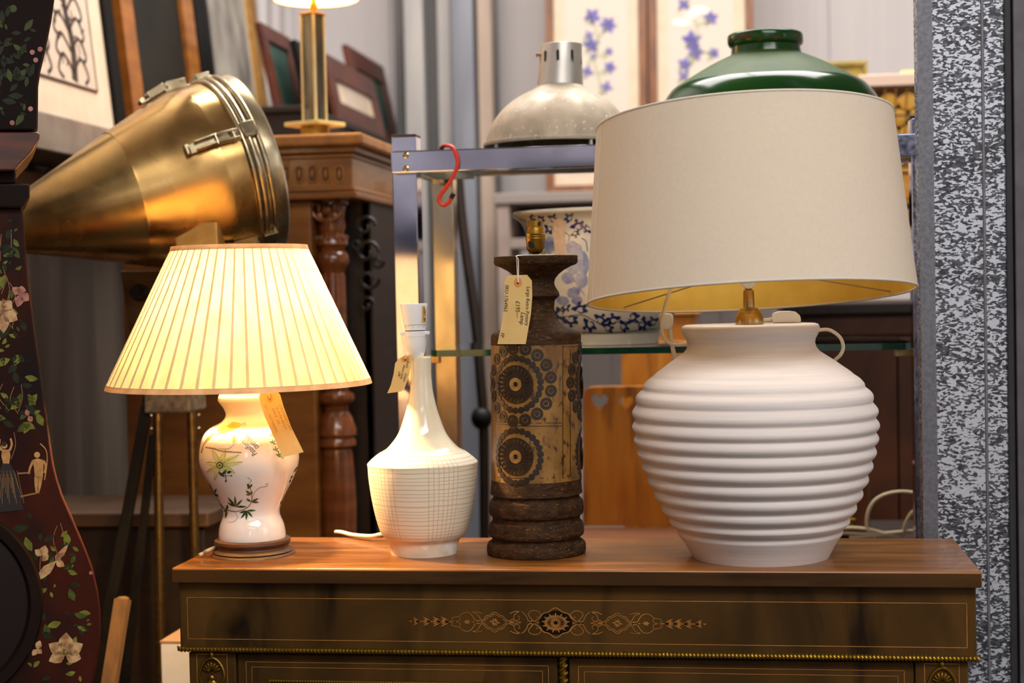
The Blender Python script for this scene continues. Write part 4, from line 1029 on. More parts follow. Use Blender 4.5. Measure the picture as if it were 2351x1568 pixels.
for i in range(520):
    y = random.uniform(500, 1568); x = random.uniform(-190, trunk_x(y) - 10)
    if in_win(x, y) or (980 < y < 1175 and x > -140 and x < 108): continue
    a = random.uniform(0, 2*pi); Ln = random.uniform(9, 40)
    kx = random.choice(('leaf','leaf','leaf2','dark','dark','dark'))
    x1, y1 = x + Ln*cos(a), y + Ln*sin(a)*0.9
    if x1 > trunk_x(min(max(y1,480),1820)) - 6 or in_win(x1, y1): continue
    leaf(fl[kx], x, y, x1, y1, Ln*0.5, sT, random.uniform(-3,3))
for i in range(130):
    y = random.uniform(10, 270); x = random.uniform(-150, 70); a = random.uniform(0, 2*pi); Ln = random.uniform(14, 36)
    leaf(fl[random.choice(('leaf2','dark','dark'))], x, y, x + Ln*cos(a), y + Ln*sin(a), Ln*0.45, sH)
for i in range(26):
    y = random.uniform(500, 1500); x = random.uniform(0, trunk_x(y) - 30)
    if in_win(x, y) or (1000 < y < 1170): continue
    stroke(fl['line'], [(x, y), (x + random.uniform(-10,16), y + 30), (x + random.uniform(-8,20), y + 62)], 1.6, sT, 4)
blooms = []
def bloom(x, y, petals, kx='pale'):
    gb_ = G()
    for (tx, ty, w) in petals: leaf(gb_, x, y, tx, ty, w, sT2)
    blooms.append((gb_, kx))
bloom(6, 715, ((-8,690,34),(26,690,30),(40,735,34),(8,765,30),(-30,730,30)))
bloom(48, 675, ((28,660,20),(50,656,22),(66,690,24),(40,705,22)), 'pink')
bloom(65, 955, ((60,940,12),(74,968,14)), 'pink')
bloom(150, 1500, ((112,1478,34),(152,1452,38),(190,1478,34),(186,1512,36),(112,1518,30)))
disc(fl['leaf'], 150, 1497, 7, sT2)
bloom(98, 1275, ((80,1262,18),(104,1252,22),(110,1285,22)))
bloom(128, 1288, ((156,1250,14),(140,1270,16),(148,1300,18),(80,1335,22)))
bloom(85, 1490, ((74,1505,14),(92,1470,16),(96,1500,14)))
bloom(212, 1312, ((220,1306,10),(205,1318,10)), 'pink')
for x, y, kx in ((74,120,'pink'),(82,138,'pink'),(92,113,'pink'),(28,282,'pink'),(70,250,'pink')):
    gb_ = G(); disc(gb_, x, y, 6, sH, 8); blooms.append((gb_, kx))
for x, y in ((-60,240),(-20,300),(30,60)): disc(fl['leaf2'], x, y - 40, 9, sH, 8)
# two small painted figures
figs = []
for (x, y, d) in ((14, 1030, 1), (88, 1052, 0)):
    fl['fig'] = G(); figs.append(fl['fig'])
    if d:
        blob(fl['fig'], [(x-9,y+2),(x+8,y+2),(x+10,y+16),(x+7,y+34),(x-7,y+34),(x-11,y+16)], sT2)
        stroke(fl['fig'], [(x+8,y+4),(x+13,y-10),(x+10,y-24)], 6, sT2, 4, 4); stroke(fl['fig'], [(x-9,y+4),(x-16,y-6),(x-14,y-22)], 6, sT2, 4, 4)
        disc(fl['fig'], x-4, y-7, 7, sT2); disc(fl['skirt'], x-5, y-11, 6, surf(gt, 0.0012))
        blob(fl['skirt'], [(x-9,y+34),(x+9,y+34),(x+24,y+60),(x+40,y+140),(x-30,y+148),(x-20,y+70)], sT2)
        for i in range(16): stroke(fl['line'], [(x-14+i*2.6, y+50+ (i%3)*8), (x-22+i*4.2, y+90+(i%4)*12)], 1.1, surf(gt, 0.0013), 1)
    else:
        disc(fl['fig'], x-3, y-8, 7, sT2)
        blob(fl['fig'], [(x-14,y+4),(x-2,y),(x+12,y+4),(x+12,y+22),(x+10,y+44),(x-8,y+44),(x-10,y+22)], sT2)
        stroke(fl['fig'], [(x-4,y+42),(x-4,y+62),(x-2,y+80)], 11, sT2, 4, 7); stroke(fl['fig'], [(x+5,y+42),(x+2,y+62),(x-2,y+80)], 11, sT2, 4, 7)
        stroke(fl['fig'], [(x-12,y+6),(x-19,y+22),(x-22,y+36)], 6, sT2, 4, 4); stroke(fl['fig'], [(x+12,y+6),(x+17,y+18),(x+14,y+34)], 6, sT2, 4, 4)
        stroke(fl['fig'], [(x+4,y-34),(x+18,y-18),(x+20,y+10),(x+14,y+50)], 2.4, sT2, 4)
        stroke(fl['line'], [(40,1087),(70,1085)], 4, sT2, 1); stroke(fl['line'], [(46,1140),(84,1132)], 4, sT2, 1)
pm_ = {'leaf': M('painted olive leaf', (128,126,44), (88,92,34), 70, rough=0.5, spec=0.2), 'leaf2': M('painted green leaf', (76,84,32), (52,62,26), 70, rough=0.5, spec=0.2), 'dark': M('painted dark leaf', (38,44,20), (26,30,15), 70, rough=0.5, spec=0.2),
       'pale': M('painted blossom', (204,164,112), (146,100,62), 90, rough=0.4), 'pink': M('painted pink blossom', (186,124,104), (140,84,70), 90, rough=0.4), 'fig': M('painted flesh', (196,146,84), (164,112,56), 60, rough=0.4),
       'skirt': M('painted drapery', (26,20,16), rough=0.4), 'line': M('painted fine line', (136,96,52), rough=0.4)}
for n_, nm in (('dark','painted_dark_leaves'),('leaf2','painted_green_leaves'),('leaf','painted_olive_leaves'),('line','painted_stems'),('skirt','painted_drapery')):
    clk.part(nm, fl[n_], pm_[n_], 0, stuff=True)
for gb_, kx in blooms: clk.part('painted_blossom', gb_, pm_[kx], 0)
for gb_ in figs: clk.part('painted_figure', gb_, pm_['fig'], 0)

# ------------------------------------------------------------------ big metal cone spotlight on a tripod
YS = 3.0
tip = W(-103, 552, YS - 0.30); lid = W(517, 400, YS)
lidc = lid; R = 220 * mpp(lidc)
axd = (CAMROT @ V((cos(radians(18.5))*cos(radians(27)), sin(radians(18.5))*cos(radians(27)), -sin(radians(27))))).normalized()
Ls = 640 * mpp(lidc); apex = lidc - axd * Ls
e1 = axd.cross(V((0,0,1))).normalized(); e2 = e1.cross(axd)
def sp(t, dr): return (apex + axd * (Ls * t), R * dr)
spot = Thing('spotlight', 'large worn copper cone spotlight with clamped lid on a tripod', 'lamp', V((lidc.x - 0.1, lidc.y, 0)))
spot.part('cone', G().lathe([sp(0.10,0.12), sp(0.12,0.135), sp(0.40,0.44), sp(0.62,0.69)], 96, True, False, (e1, e2)), cop, 40)
gcone2 = G().lathe([sp(0.618,0.695), sp(0.63,0.705), sp(0.80,0.885), sp(0.87,0.955), sp(0.90,0.965)], 96, False, False, (e1, e2))
spot.part('reflector_drum', gcone2, cop, 40)
spot.part('drum_band', G().lathe([sp(0.90,0.962), sp(0.985,0.972)], 96, False, False, (e1, e2)), cop, 40)
def ringtube(t, dr, rad): return G().tube([apex + axd*(Ls*t) + e1*(cos(a)*R*dr) + e2*(sin(a)*R*dr) for a in [2*pi*i/96 for i in range(97)]], rad, 10, False)
for t, dr, rad in ((0.985,0.985,0.005), (1.005,0.995,0.0065), (1.035,0.998,0.0055)): spot.part('clamp_ring', ringtube(t, dr, rad), cop_ring, 50)
spot.part('lid', G().lathe([sp(0.985,0.955), sp(1.045,1.005), sp(1.085,1.0), sp(1.095,0.97), sp(1.12,0.7), sp(1.13,0.3), sp(1.132,0.01)], 96, False, True, (e1, e2)), cop_ring, 30)
def fr_at(t, ang, dr):   # frame on the drum: axial, tangential, outward
    n = e1*cos(ang) + e2*sin(ang); return apex + axd*(Ls*t) + n*(R*dr), axd, axd.cross(n).normalized(), n
def proj(P):
    q = CINV @ (P - CAM); return (1175.5 + F*q.x/-q.z, 784.0 - F*q.y/-q.z)
def ang_at(t, tx, ty):
    best = min((((lambda p: (p[0]-tx)**2 + (p[1]-ty)**2)(proj(apex + axd*(Ls*t) + (e1*cos(q/90*pi) + e2*sin(q/90*pi))*R*0.985))
               + (1e6 if (e1*cos(q/90*pi) + e2*sin(q/90*pi)).dot(axd*0 + (lidc - CAM).normalized()) > 0.35 else 0), q) for q in range(180)))
    return best[1]/90*pi
for ang in (ang_at(0.93, 548, 305), ang_at(0.93, 398, 200), ang_at(0.93, 575, 560), 0.4 + ang_at(0.93, 548, 305) + pi):
    c, a, tn, n = fr_at(0.93, ang, 0.985)
    q = 0.6
    m = G().obox(c, a*0.026, tn*0.009, n*0.003)
    m.obox(c + n*0.008 + tn*0.008, a*0.02, tn*0.0016, n*0.009); m.obox(c + n*0.008 - tn*0.008, a*0.02, tn*0.0016, n*0.009)
    m.tube([c - a*0.022 - tn*0.011 + n*0.01, c - a*0.022 + tn*0.011 + n*0.01], 0.004, 8); m.tube([c + a*0.012 - tn*0.011 + n*0.012, c + a*0.012 + tn*0.011 + n*0.012], 0.003, 8)
    lt = spot.part('toggle_latch', m, cop_ring, 30, 0.0008)
    la = (a + n*0.32).normalized(); ln_ = la.cross(tn).normalized(); ln_ = ln_ if ln_.dot(n) > 0 else -ln_; cl = c - a*0.022 + n*0.004
    m = G().obox(cl - la*0.028, la*0.028, tn*0.0095, ln_*0.0018).tube([cl - la*0.056 - tn*0.0095 + ln_*0.004, cl - la*0.056 + tn*0.0095 + ln_*0.004], 0.006, 8)
    m.obox(cl - la*0.02 + ln_*0.006 + tn*0.008, la*0.02, tn*0.0014, ln_*0.007); m.obox(cl - la*0.02 + ln_*0.006 - tn*0.008, la*0.02, tn*0.0014, ln_*0.007)
    spot.part('latch_lever', m, cop_ring, 30, 0.0008, lt)
    m = G().obox(c + a*0.045 + n*0.006, a*0.012, tn*0.010, n*0.006); spot.part('latch_keeper', m, cop_ring, 30, 0.001, lt)
# keeper blocks on the ring
for ang in (ang_at(1.01, 606, 285), ang_at(1.01, 462, 182), ang_at(1.01, 648, 540), ang_at(1.01, 606, 285) + pi):
    c, a, tn, n = fr_at(1.01, ang, 1.03); spot.part('ring_block', G().obox(c, a*0.014, tn*0.013, n*0.006), cop_ring, 30, 0.001)
# oval handle scar and welded box below
c0_ = W(450, 535, YS - 0.17); q = mpp(c0_)
bxg = G().prism([W(398,519,YS-0.175), W(497,509,YS-0.175), W(500,575,YS-0.175), W(405,580,YS-0.175)], (0, 0.15, 0))
spot.part('mounting_box', bxg, M('brazed brass plate', (206,164,92), (176,132,66), 20, rough=0.5, metal=0.4), 0, 0.002)
# bracket and tripod
YT = 3.02
brk = G().prism([W(276,622,YT-0.03), W(372,622,YT-0.03), W(400,760,YT-0.03), W(400,900,YT-0.03), W(350,900,YT-0.03), W(300,790,YT-0.03)], (0, 0.02, 0))
spot.part('yoke_plate', brk, M('bronze yoke', (120,90,56), (86,60,34), 14, rough=0.35, metal=0.8), 0, 0.002)
c = W(322, 672, YT - 0.03); bolt = G().lathe([(c + V((0,0.004,0)), 0.018), (c + V((0,-0.004,0)), 0.018), (c + V((0,-0.005,0)), 0.011), (c + V((0,-0.03,0)), 0.011)], 24, False, True, (V((1,0,0)), V((0,0,1))))
spot.part('tilt_bolt', bolt, iron, 40)
spot.part('tripod_head', G().box(W(352,920,YT).x, W(455,920,YT).x, YT - 0.05, YT + 0.05, W(400,944,YT).z, W(400,885,YT).z), M('cast grey metal', (150,128,98), (104,86,64), 60, rough=0.6, metal=0.3, bump=0.3, bscale=120), 0, 0.004)
def leg(x0, x1, ytop, w, dx=0.0, dy=0.0, m=None):
    a = W((x0+x1)/2, ytop, YT - 0.02); return G().tube([a, V((a.x + dx, a.y + dy, 0.0))], w, 16)
ltube = M('tarnished brass tube', (150,120,70), (110,84,46), 10, (1,1,6), rough=0.28, metal=1.0, rvar=0.15)
for (x0, x1, w, dy) in ((352,372,0.0095,-0.06), (428,450,0.0092,-0.02)): spot.part('leg', leg(x0, x1, 940, w, 0.004, dy), ltube, 60)
for (pa, pb, w, d) in (((338,930),(222,1568),0.022,-0.02), ((352,1000),(288,1568),0.015,0.04)):
    a = W(*pa, YT - 0.03); b = W(*pb, YT - 0.03 + d); d_ = (b - a); e = a + d_ * (a.z / (a.z - b.z))
    spot.part('leg', G().beam(a, e, w, 0.012, (0,1,0)), iron, 0, 0.001)
for (px, py) in ((348,954),(348,984),(456,954),(456,984)):
    c = W(px, py, YT - 0.05); spot.part('rivet', G().ball(c, 0.0042, 8, 6), cop_ring, 40)
g = G().prism([W(330,890,YT-0.02), W(352,890,YT-0.02), W(352,948,YT-0.02), W(322,948,YT-0.02)], (0,0.03,0)); spot.part('leg_socket', g, iron, 0, 0.002)

# ------------------------------------------------------------------ old chest, batten and white board at lower left
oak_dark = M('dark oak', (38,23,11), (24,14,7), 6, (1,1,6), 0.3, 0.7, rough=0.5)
oak_mid = M('oiled oak', (146,92,36), (112,66,24), 5, (1,1,6), 0.3, 0.7, rough=0.38, coat=0.15)
oak_lit = M('lit honey oak', (172,112,46), (138,84,32), 5, (5,5,1), 0.3, 0.7, rough=0.4)  # paler copy of the cabinet oak, lamplight put into its colour
chest_top = M('lit chest top', (88,60,34), (66,44,26), 7, rough=0.65)  # paler than the carcass: light falling on the lid put into its colour
YCH = 3.1
zc = W(320, 1178, YCH).z
cx0, cx1 = -1.72, W(478, 1180, YCH).x
ch = Thing('wooden_chest', 'old dark wooden chest with paler lit top behind the tripod legs', 'chest', V(((cx0+cx1)/2, YCH + 0.3, 0)))
ch.part('carcass', G().box(cx0 + 0.02, cx1 - 0.015, YCH + 0.015, YCH + 0.27, 0.06, zc - 0.03), oak_dark, 0, 0.003)
ch.part('lid', G().box(cx0, cx1, YCH, YCH + 0.29, zc - 0.03, zc), chest_top, 0, 0.004)
ch.part('plinth', G().box(cx0 + 0.005, cx1 - 0.005, YCH + 0.005, YCH + 0.28, 0, 0.06), oak_dark, 0, 0.003)
YP = 2.72
a = W(282, 1376, YP); b = W(252, 1568, YP - 0.04); e = a + (b - a) * (a.z / (a.z - b.z))
bat = solo('wooden_batten', 'rough pale timber batten with a broken end leaning below the black tripod leg', 'timber', G().beam(a, e, 0.026, 0.018, (0,1,0)).ball(a, (0.0135, 0.009, 0.006), 8, 5), M('rough sawn pine', (128,92,52), (98,68,38), 8, (6,6,1), rough=0.8, bump=0.2), e, 40)
YW = 2.70
x0, x1 = W(369, 1500, YW).x, W(428, 1500, YW).x + 0.05
wb = Thing('white_carton', 'white box standing on the floor behind the left end of the cabinet', 'box', V(((x0+x1)/2, YW + 0.05, 0)))
wb.part('carton', G().box(x0, x1, YW, YW + 0.12, 0, W(395,1476,YW).z), M('white card', (232,224,216), (224,214,206), 20, rough=0.8), 0, 0.002)
wb.part('lid_edge', G().box(x0 - 0.001, x1 + 0.001, YW - 0.001, YW + 0.121, W(395,1476,YW).z, W(395,1473,YW).z + 0.001), M('card edge', (176,132,92), rough=0.8), 0)

# ------------------------------------------------------------------ carved sideboard and the glass column lamp
YB = 3.42
xr = W(832, 320, YB).x; xl = xr - 0.62; dpt = 0.5
sb = Thing('carved_cabinet', 'carved oak cabinet with fluted frieze and turned columns behind the pleated lamp', 'cabinet', V(((xl+xr)/2, YB + dpt/2, 0)))
z1 = W(760, 306, YB).z; z2 = W(760, 334, YB).z
sb.part('top', G().box(xl, xr, YB, YB + dpt, z2, z1), oak_lit, 0, 0.006)
xb = W(806, 400, YB + 0.02).x; z3 = W(760, 456, YB + 0.02).z
fz = sb.part('frieze', G().box(xl + 0.02, xb, YB + 0.03, YB + dpt - 0.02, z3, z2), oak_mid, 0, 0.003)
for za, zb_ in ((334, 352), (352, 364), (428, 440), (440, 457)):
    o_ = 0.012 if za in (334, 440) else 0.004
    sb.part('moulding', G().box(xl + 0.02 - o_, xb + o_, YB + 0.03 - o_, YB + dpt - 0.02, W(760, zb_, YB+0.03).z, W(760, za, YB+0.03).z - 0.0005), oak_mid, 0, 0.004, fz)
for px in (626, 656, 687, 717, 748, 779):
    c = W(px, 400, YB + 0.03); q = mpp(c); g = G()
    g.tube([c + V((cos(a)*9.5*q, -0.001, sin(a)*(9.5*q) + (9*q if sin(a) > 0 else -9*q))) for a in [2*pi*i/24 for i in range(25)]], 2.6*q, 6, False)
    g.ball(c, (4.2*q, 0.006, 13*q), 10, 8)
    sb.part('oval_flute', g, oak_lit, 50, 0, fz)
    gd_ = G().prism([c + V((cos(a)*8*q, -0.0008, sin(a)*8*q + (9*q if sin(a) > 0 else -9*q))) for a in [2*pi*i/20 for i in range(20)]], (0, 0.002, 0)); sb.part('flute_shade', gd_, oak_dark, 0, 0, fz)  # dark oval: shade of the flute hollow put into the colour
zbase = 0.0
sb.part('back_panel', G().box(xl + 0.03, xb - 0.005, YB + 0.2, YB + 0.23, 0.1, z3), oak_dark, 0)
sb.part('pilaster', G().box(xl + 0.03, W(715, 560, YB + 0.05).x, YB + 0.05, YB + 0.2, 0.1, z3), oak_mid, 0, 0.004)
sb.part('side_panel', G().box(xb - 0.02, xb, YB + 0.2, YB + dpt - 0.03, 0.1, z3), oak_dark, 0)
sb.part('plinth', G().box(xl + 0.01, xb + 0.01, YB + 0.02, YB + dpt - 0.02, 0, 0.1), oak_dark, 0, 0.005)
# turned and carved columns
colm = M('polished turned oak', (134,74,34), (98,52,24), 6, (1,1,5), 0.3, 0.7, rough=0.24, coat=0.4)
def column(px, y, nm='turned_column'):
    cx = W(px, 700, y).x; q = mpp(W(px, 700, y)); zz = lambda py: W(px, py, y).z
    pf = [(456,40),(470,40),(474,34),(500,30),(520,33),(535,28),(540,30),(552,36),(562,37),(570,30),(576,28),(584,36),(600,39),(610,35),(618,30),(626,27)]
    g = G().lathe([(V((cx, y, zz(a))), b*q) for a, b in pf], 40, True)
    p = sb.part(nm, g, colm, 40)
    sh_ = G().lathe([(V((cx, y, zz(a))), b*q) for a, b in ((626,27),(640,29),(880,31),(900,30))], 60, mod=lambda a, i: 1 - 0.10*abs(sin(6*a)) ** 0.6)
    sb.part('fluted_shaft', sh_, colm, 30, 0, p)
    pf = [(898,30),(905,42),(915,44),(924,40),(930,30),(944,28),(956,36),(975,42),(985,46),(998,46),(1004,40),(1012,44),(1022,44),(1030,34),(1045,36),(1100,40),(1160,42),(1220,40),(1300,44),(1330,50)]
    sb.part('lower_shaft', G().lathe([(V((cx, y, zz(a))), b*q) for a, b in pf] + [(V((cx, y, 0.1)), 50*q)], 40, False, True), colm, 40, 0, p)
    g = G()
    for s in (-1, 1):
        g.tube(smoothpath([V((cx + s*a*q, y - 38*q - 0.002, zz(b))) for a, b in ((6,508),(24,502),(36,484),(30,468),(18,474),(20,486))], 4), 5*q, 8)
        g.ball((cx + s*18*q, y - 36*q, zz(498)), (10*q, 8*q, 13*q), 10, 7)
    g.ball((cx, y - 42*q, zz(482)), (13*q, 8*q, 13*q), 14, 8); g.ball((cx, y - 47*q, zz(482)), (6*q, 6*q, 6*q), 10, 6); g.ball((cx, y - 40*q, zz(462)), (14*q, 8*q, 6*q), 10, 6)
    sb.part('scroll_capital', g, colm, 50, 0, p)
    g = G()
    for i in range(12):
        a = 2*pi*i/12; g.ball((cx + cos(a)*33*q, y + sin(a)*33*q, zz(548)), (6*q, 6*q, 9*q), 6, 5)
    sb.part('carved_beads', g, colm, 50, 0, p)
column(766, YB + 0.11)
# pierced carving in the recess and on the return side
g = G(); random.seed(5)
for cx_, cy_, r_ in ((838,520,26),(842,580,30),(846,640,26),(840,700,20),(820,560,14),(866,600,16)):
    c = W(cx_, cy_, YB + 0.17); q = mpp(c); s0 = random.choice((-1,1))
    g.tube([c + V((cos(t)*r_*q*(1 - t/9), 0, s0*sin(t)*r_*q*(1 - t/9))) for t in [i*0.45 for i in range(16)]], 5*q, 6)
sb.part('pierced_scrolls', g, oak_dark, 50)

bl = W(718, 296, YB + 0.14); zt_ = z1
gl_ = Thing('glass_column_lamp', 'lit lamp with tall square glass column on the carved oak cabinet', 'lamp', V((bl.x, YB + 0.14, zt_)))
YL = YB + 0.14
x0, x1 = W(695, 160, YL).x, W(745, 160, YL).x; w = x1 - x0; xm_ = (x0 + x1)/2; z0, zt2 = W(720, 281, YL).z, W(720, 36, YL).z
rot = radians(-24); ca, sa = cos(rot), sin(rot); hw = w/2/1.32
def sq(h, za, zb): return G().obox(V((xm_, YL, (za+zb)/2)), V((ca, sa, 0))*h, V((-sa, ca, 0))*h, V((0,0,(zb-za)/2)))
cutg = M('smoky mirrored glass', (128,122,104), (84,80,64), 6, (4,4,1), rough=0.06, metal=0.8)
gl_.part('column', sq(hw*0.9, z0, zt2), cutg, 0)
g = G()
for sx_ in (-1, 1):
    for sy_ in (-1, 1): g.obox(V((xm_, YL, (z0+zt2)/2)) + V((ca, sa, 0))*hw*sx_*0.93 + V((-sa, ca, 0))*hw*sy_*0.93, V((ca,sa,0))*hw*0.14, V((-sa,ca,0))*hw*0.14, V((0,0,(zt2-z0)/2)))
gl_.part('brass_edge', g, M('pale bevelled edge', (240,222,168), (226,202,140), 20, rough=0.25, metal=0.2), 0, 0.0008)
gl_.part('top_cap', sq(hw*1.08, zt2, zt2 + 0.006), brass, 0, 0.001)
ax_ = (720, 0, 720, 40)
gl_.part('stem', G().lathe(lathe_px([(-40,6),(8,6),(9,9),(20,9),(22,7),(28,7),(32,12),(37,13)], ax_, YL), 24, True, True), brass, 40)
qb = mpp(W(720,290,YL)); gl_.part('base', G().obox(V((xm_, YL, z0 - 0.0055)), V((ca,sa,0))*50*qb, V((-sa,ca,0))*50*qb, V((0,0,0.005))), M('pale glass base', (226,212,140), (206,190,116), 20, rough=0.12), 0, 0.002)
gl_.part('foot', G().lathe([(V((xm_, YL, zt_)), 0.034), (V((xm_, YL, z0 - 0.0106)), 0.034)], 16, True, True), brass, 30)
cs = W(725, -2, YL); rs = 98 * mpp(cs)
gl_.part('shade', G().lathe([(cs, rs), (cs + V((0,0,0.2)), rs*0.6)], 48), shade_fab, 60)
gl_.part('shade_rim', G().tube([cs + V((cos(a)*rs, sin(a)*rs, 0)) for a in [2*pi*i/48 for i in range(49)]], 0.0028, 8, False), shade_trim, 50)
gl_.part('bulb', G().ball(cs + V((0,0,0.08)), 0.017), bulb_m)
g = G().tube(smoothpath([V((xm_ - 0.05, YL - 0.02, zt_ + 0.004)), V((xm_ - 0.09, YL - 0.05, zt_ + 0.004)), V((xm_ - 0.12, YL - 0.02, zt_ + 0.004)), V((xm_ - 0.16, YL + 0.02, zt_ + 0.004))], 6), 0.0036, 8)
gl_.part('cord', g, cord_cream)

# ------------------------------------------------------------------ ledge and leaning pictures on the left wall
XL = -1.52
zl = WX(190, 279, XL).z; zl0 = WX(190, 308, XL).z
g = G().box(RX0 + 0.028, XL - 0.018, 2.6, 5.9, zl0 - 0.055, zl0 - 0.035).box(XL - 0.018, XL, 2.6, 5.9, zl0 - 0.055, zl)
led = Thing('wall_shelf', 'long grey painted shelf on the left wall carrying leaning pictures', 'shelf', V(((RX0 + XL)/2, 4.2, zl0)))
led.part('board', g, M('grey painted board', (150,136,120), (128,114,100), 12, rough=0.6), 0, 0.004)
for y in (3.2, 4.2, 5.2): led.part('bracket', G().prism([V((RX0+0.028, y, zl0 - 0.0555)), V((XL-0.03, y, zl0 - 0.0555)), V((RX0+0.028, y, zl0-0.19))], (0,0.03,0)), iron, 0)
led.part('rail', G().box(RX0 + 0.028, RX0 + 0.07, 2.6, 5.9, WX(90,428,RX0+0.07).z, WX(90,398,RX0+0.07).z), M('tan batten', (170,130,96), rough=0.7), 0)
def picture(name, label, O, U, Vv, w, h, bw, dp, fm, matm, picm, matw, group=None, lip=0.0):
    """framed picture: O bottom left corner, U along the bottom, Vv up; front faces U x Vv"""
    O = V(O); U = V(U).normalized(); Vv = V(Vv).normalized(); N = U.cross(Vv).normalized()
    t = Thing(name, label, 'picture', O + U*w/2, group)
    for (a0, a1, b0, b1) in ((0, w, 0, bw), (0, w, h - bw, h), (0, bw, bw, h - bw), (w - bw, w, bw, h - bw)):
        c = O + U*(a0+a1)/2 + Vv*(b0+b1)/2 - N*0.0
        t.part('frame_side', G().obox(c, U*(a1-a0)/2, Vv*(b1-b0)/2, N*dp/2), fm, 0, 0.002)
    def quad(i, d): return G().obox(O + U*w/2 + Vv*h/2 + N*d, U*(w/2 - i), Vv*(h/2 - i), N*0.0012)
    if matm: t.part('mount', quad(bw*0.9, -dp*0.05), matm, 0)
    if picm: t.part('print', quad(bw + matw, -dp*0.05 + 0.0016), picm, 0)
    return t, (lambda x, y, off=0.0: O + U*x + Vv*y + N*(-dp*0.05 + 0.0034 + off))
mat_w = M('ivory mount', (218,198,172), (212,190,162), 20, rough=0.8)
print_bg = M('printed paper', (206,188,168), (198,178,156), 30, rough=0.8)
blackf = M('black frame', (14,12,11), rough=0.5, spec=0.15); orangef = M('orange brown frame', (160,96,28), (128,74,18), 6, (1,1,5), rough=0.35, coat=0.2); goldf = M('gilt frame', (190,140,64), (160,112,46), 20, rough=0.4, metal=0.5)
dark_pic = M('dark oil painting', (36,33,27), (22,21,18), 5, rough=0.5, spec=0.2, c3=(150,112,36), s3=4, lo3=0.6, hi3=0.8); grey_pic = M('grey landscape print', (176,166,152), (88,84,80), 5, (1,2,0.8), 0.35, 0.7, rough=0.6)
teal_pic = M('teal print', (44,84,70), (26,48,42), 5, rough=0.5); redwood = M('red brown frame', (98,46,28), (70,30,18), 8, rough=0.4)
def yat(px, py, X): return WX(px, py, X).y
lean = V((-0.1, 0, 1)).normalized()
Xb = XL - 0.036; zl = zl0 - 0.035
yA1 = yat(290, 300, Xb); wA = 0.78
tA, mA = picture('framed_print', 'black framed black and white bird print with broad ivory mount on the wall shelf', (Xb, yA1 - wA, zl + 0.002), (0,1,0), lean, wA, 0.95, 0.06, 0.025, blackf, mat_w, None, 0.1)
# line print of a pair of birds in trees: border and ink drawing
g = G(); gq = G()
def mpA(x, y): return mA(x, -y) if False else mA(x, y)
px0, px1, py0, py1 = 0.165, wA - 0.145, 0.16, 0.86
gq.add([mpA(px0, py0), mpA(px1, py0), mpA(px1, py1), mpA(px0, py1)], [(0,1,2,3)])
mpB = lambda x, y: mA(x, y, 0.0006)
for a, b in (((px0,py0),(px1,py0)),((px1,py0),(px1,py1)),((px1,py1),(px0,py1)),((px0,py1),(px0,py0))): stroke(g, [a, b], 0.007, mpB, 1)
random.seed(21)
for bx in (px0 + 0.13, px0 + 0.34):
    stroke(g, [(bx, py0 + 0.01), (bx + 0.012, py0 + 0.10), (bx - 0.01, py0 + 0.2), (bx + 0.02, py0 + 0.3)], 0.034, mpB, 5, 0.02)
    for s in (-1, 1):
        for q in range(4): stroke(g, [(bx, py0 + 0.03 + 0.05*q), (bx + s*0.05, py0 + 0.07 + 0.05*q), (bx + s*0.085, py0 + 0.03 + 0.05*q), (bx + s*0.06, py0 + 0.01 + 0.05*q)], 0.010, mpB, 4)
for i in range(70):
    x = random.uniform(px0 + 0.03, px1 - 0.03); y = random.uniform(py0 + 0.3, py1 - 0.03); a = random.uniform(0, 6.28)
    stroke(g, [(x, y), (x + 0.03*cos(a), y + 0.03*sin(a)), (x + 0.045*cos(a + 0.9), y + 0.045*sin(a + 0.9))], 0.009, mpB, 4)
for i in range(170):
    x = random.uniform(px0 + 0.02, px1 - 0.05); y = random.uniform(py0 + 0.03, py1 - 0.03); a = random.uniform(-0.5, 2); stroke(g, [(x, y), (x + 0.025*cos(a), y + 0.025*sin(a))], 0.005, mpB, 1)
for i in range(14): stroke(g, [(px1 - 0.09, py0 + 0.4 + i*0.012), (px1 - 0.03, py0 + 0.41 + i*0.012)], 0.005, mpB, 1)
for x, y in ((px0 + 0.2, py0 + 0.45), (px0 + 0.26, py0 + 0.6)):
    stroke(g, [(x + 0.05*cos(t), y + 0.06*sin(t)) for t in [i*0.5 for i in range(13)]], 0.007, mpB, 3)
tA.part('print', gq, print_bg, 0); tA.part('ink_drawing', g, ink, 0, stuff=True)
y0 = yat(300, 280, Xb) + 0.01; y1 = yat(470, 190, Xb)
picture('framed_painting', 'orange-brown framed dark oil painting leaning beside the bird print', (Xb + 0.005, y0, zl + 0.002), (0,1,0), lean, y1 - y0, 0.95, 0.085, 0.03, orangef, dark_pic, None, 0)
y2 = y1 + 0.012; y3 = yat(500, 190, Xb) ; y4 = yat(650, 280, Xb)
picture('framed_picture', 'black framed picture edge between the oil painting and the gilt framed print', (Xb + 0.012, y2, zl + 0.002), (0,1,0), lean, max(0.12, y3 - y2 - 0.012), 0.95, 0.06, 0.02, blackf, dark_pic, None, 0)
picture('framed_print', 'gilt framed grey landscape print leaning on the wall shelf', (Xb - 0.035, y3 - 0.085, zl + 0.002), (0,1,0), lean, y4 - y3 + 0.085, 0.98, 0.085, 0.03, goldf, mat_w, grey_pic, 0.02)
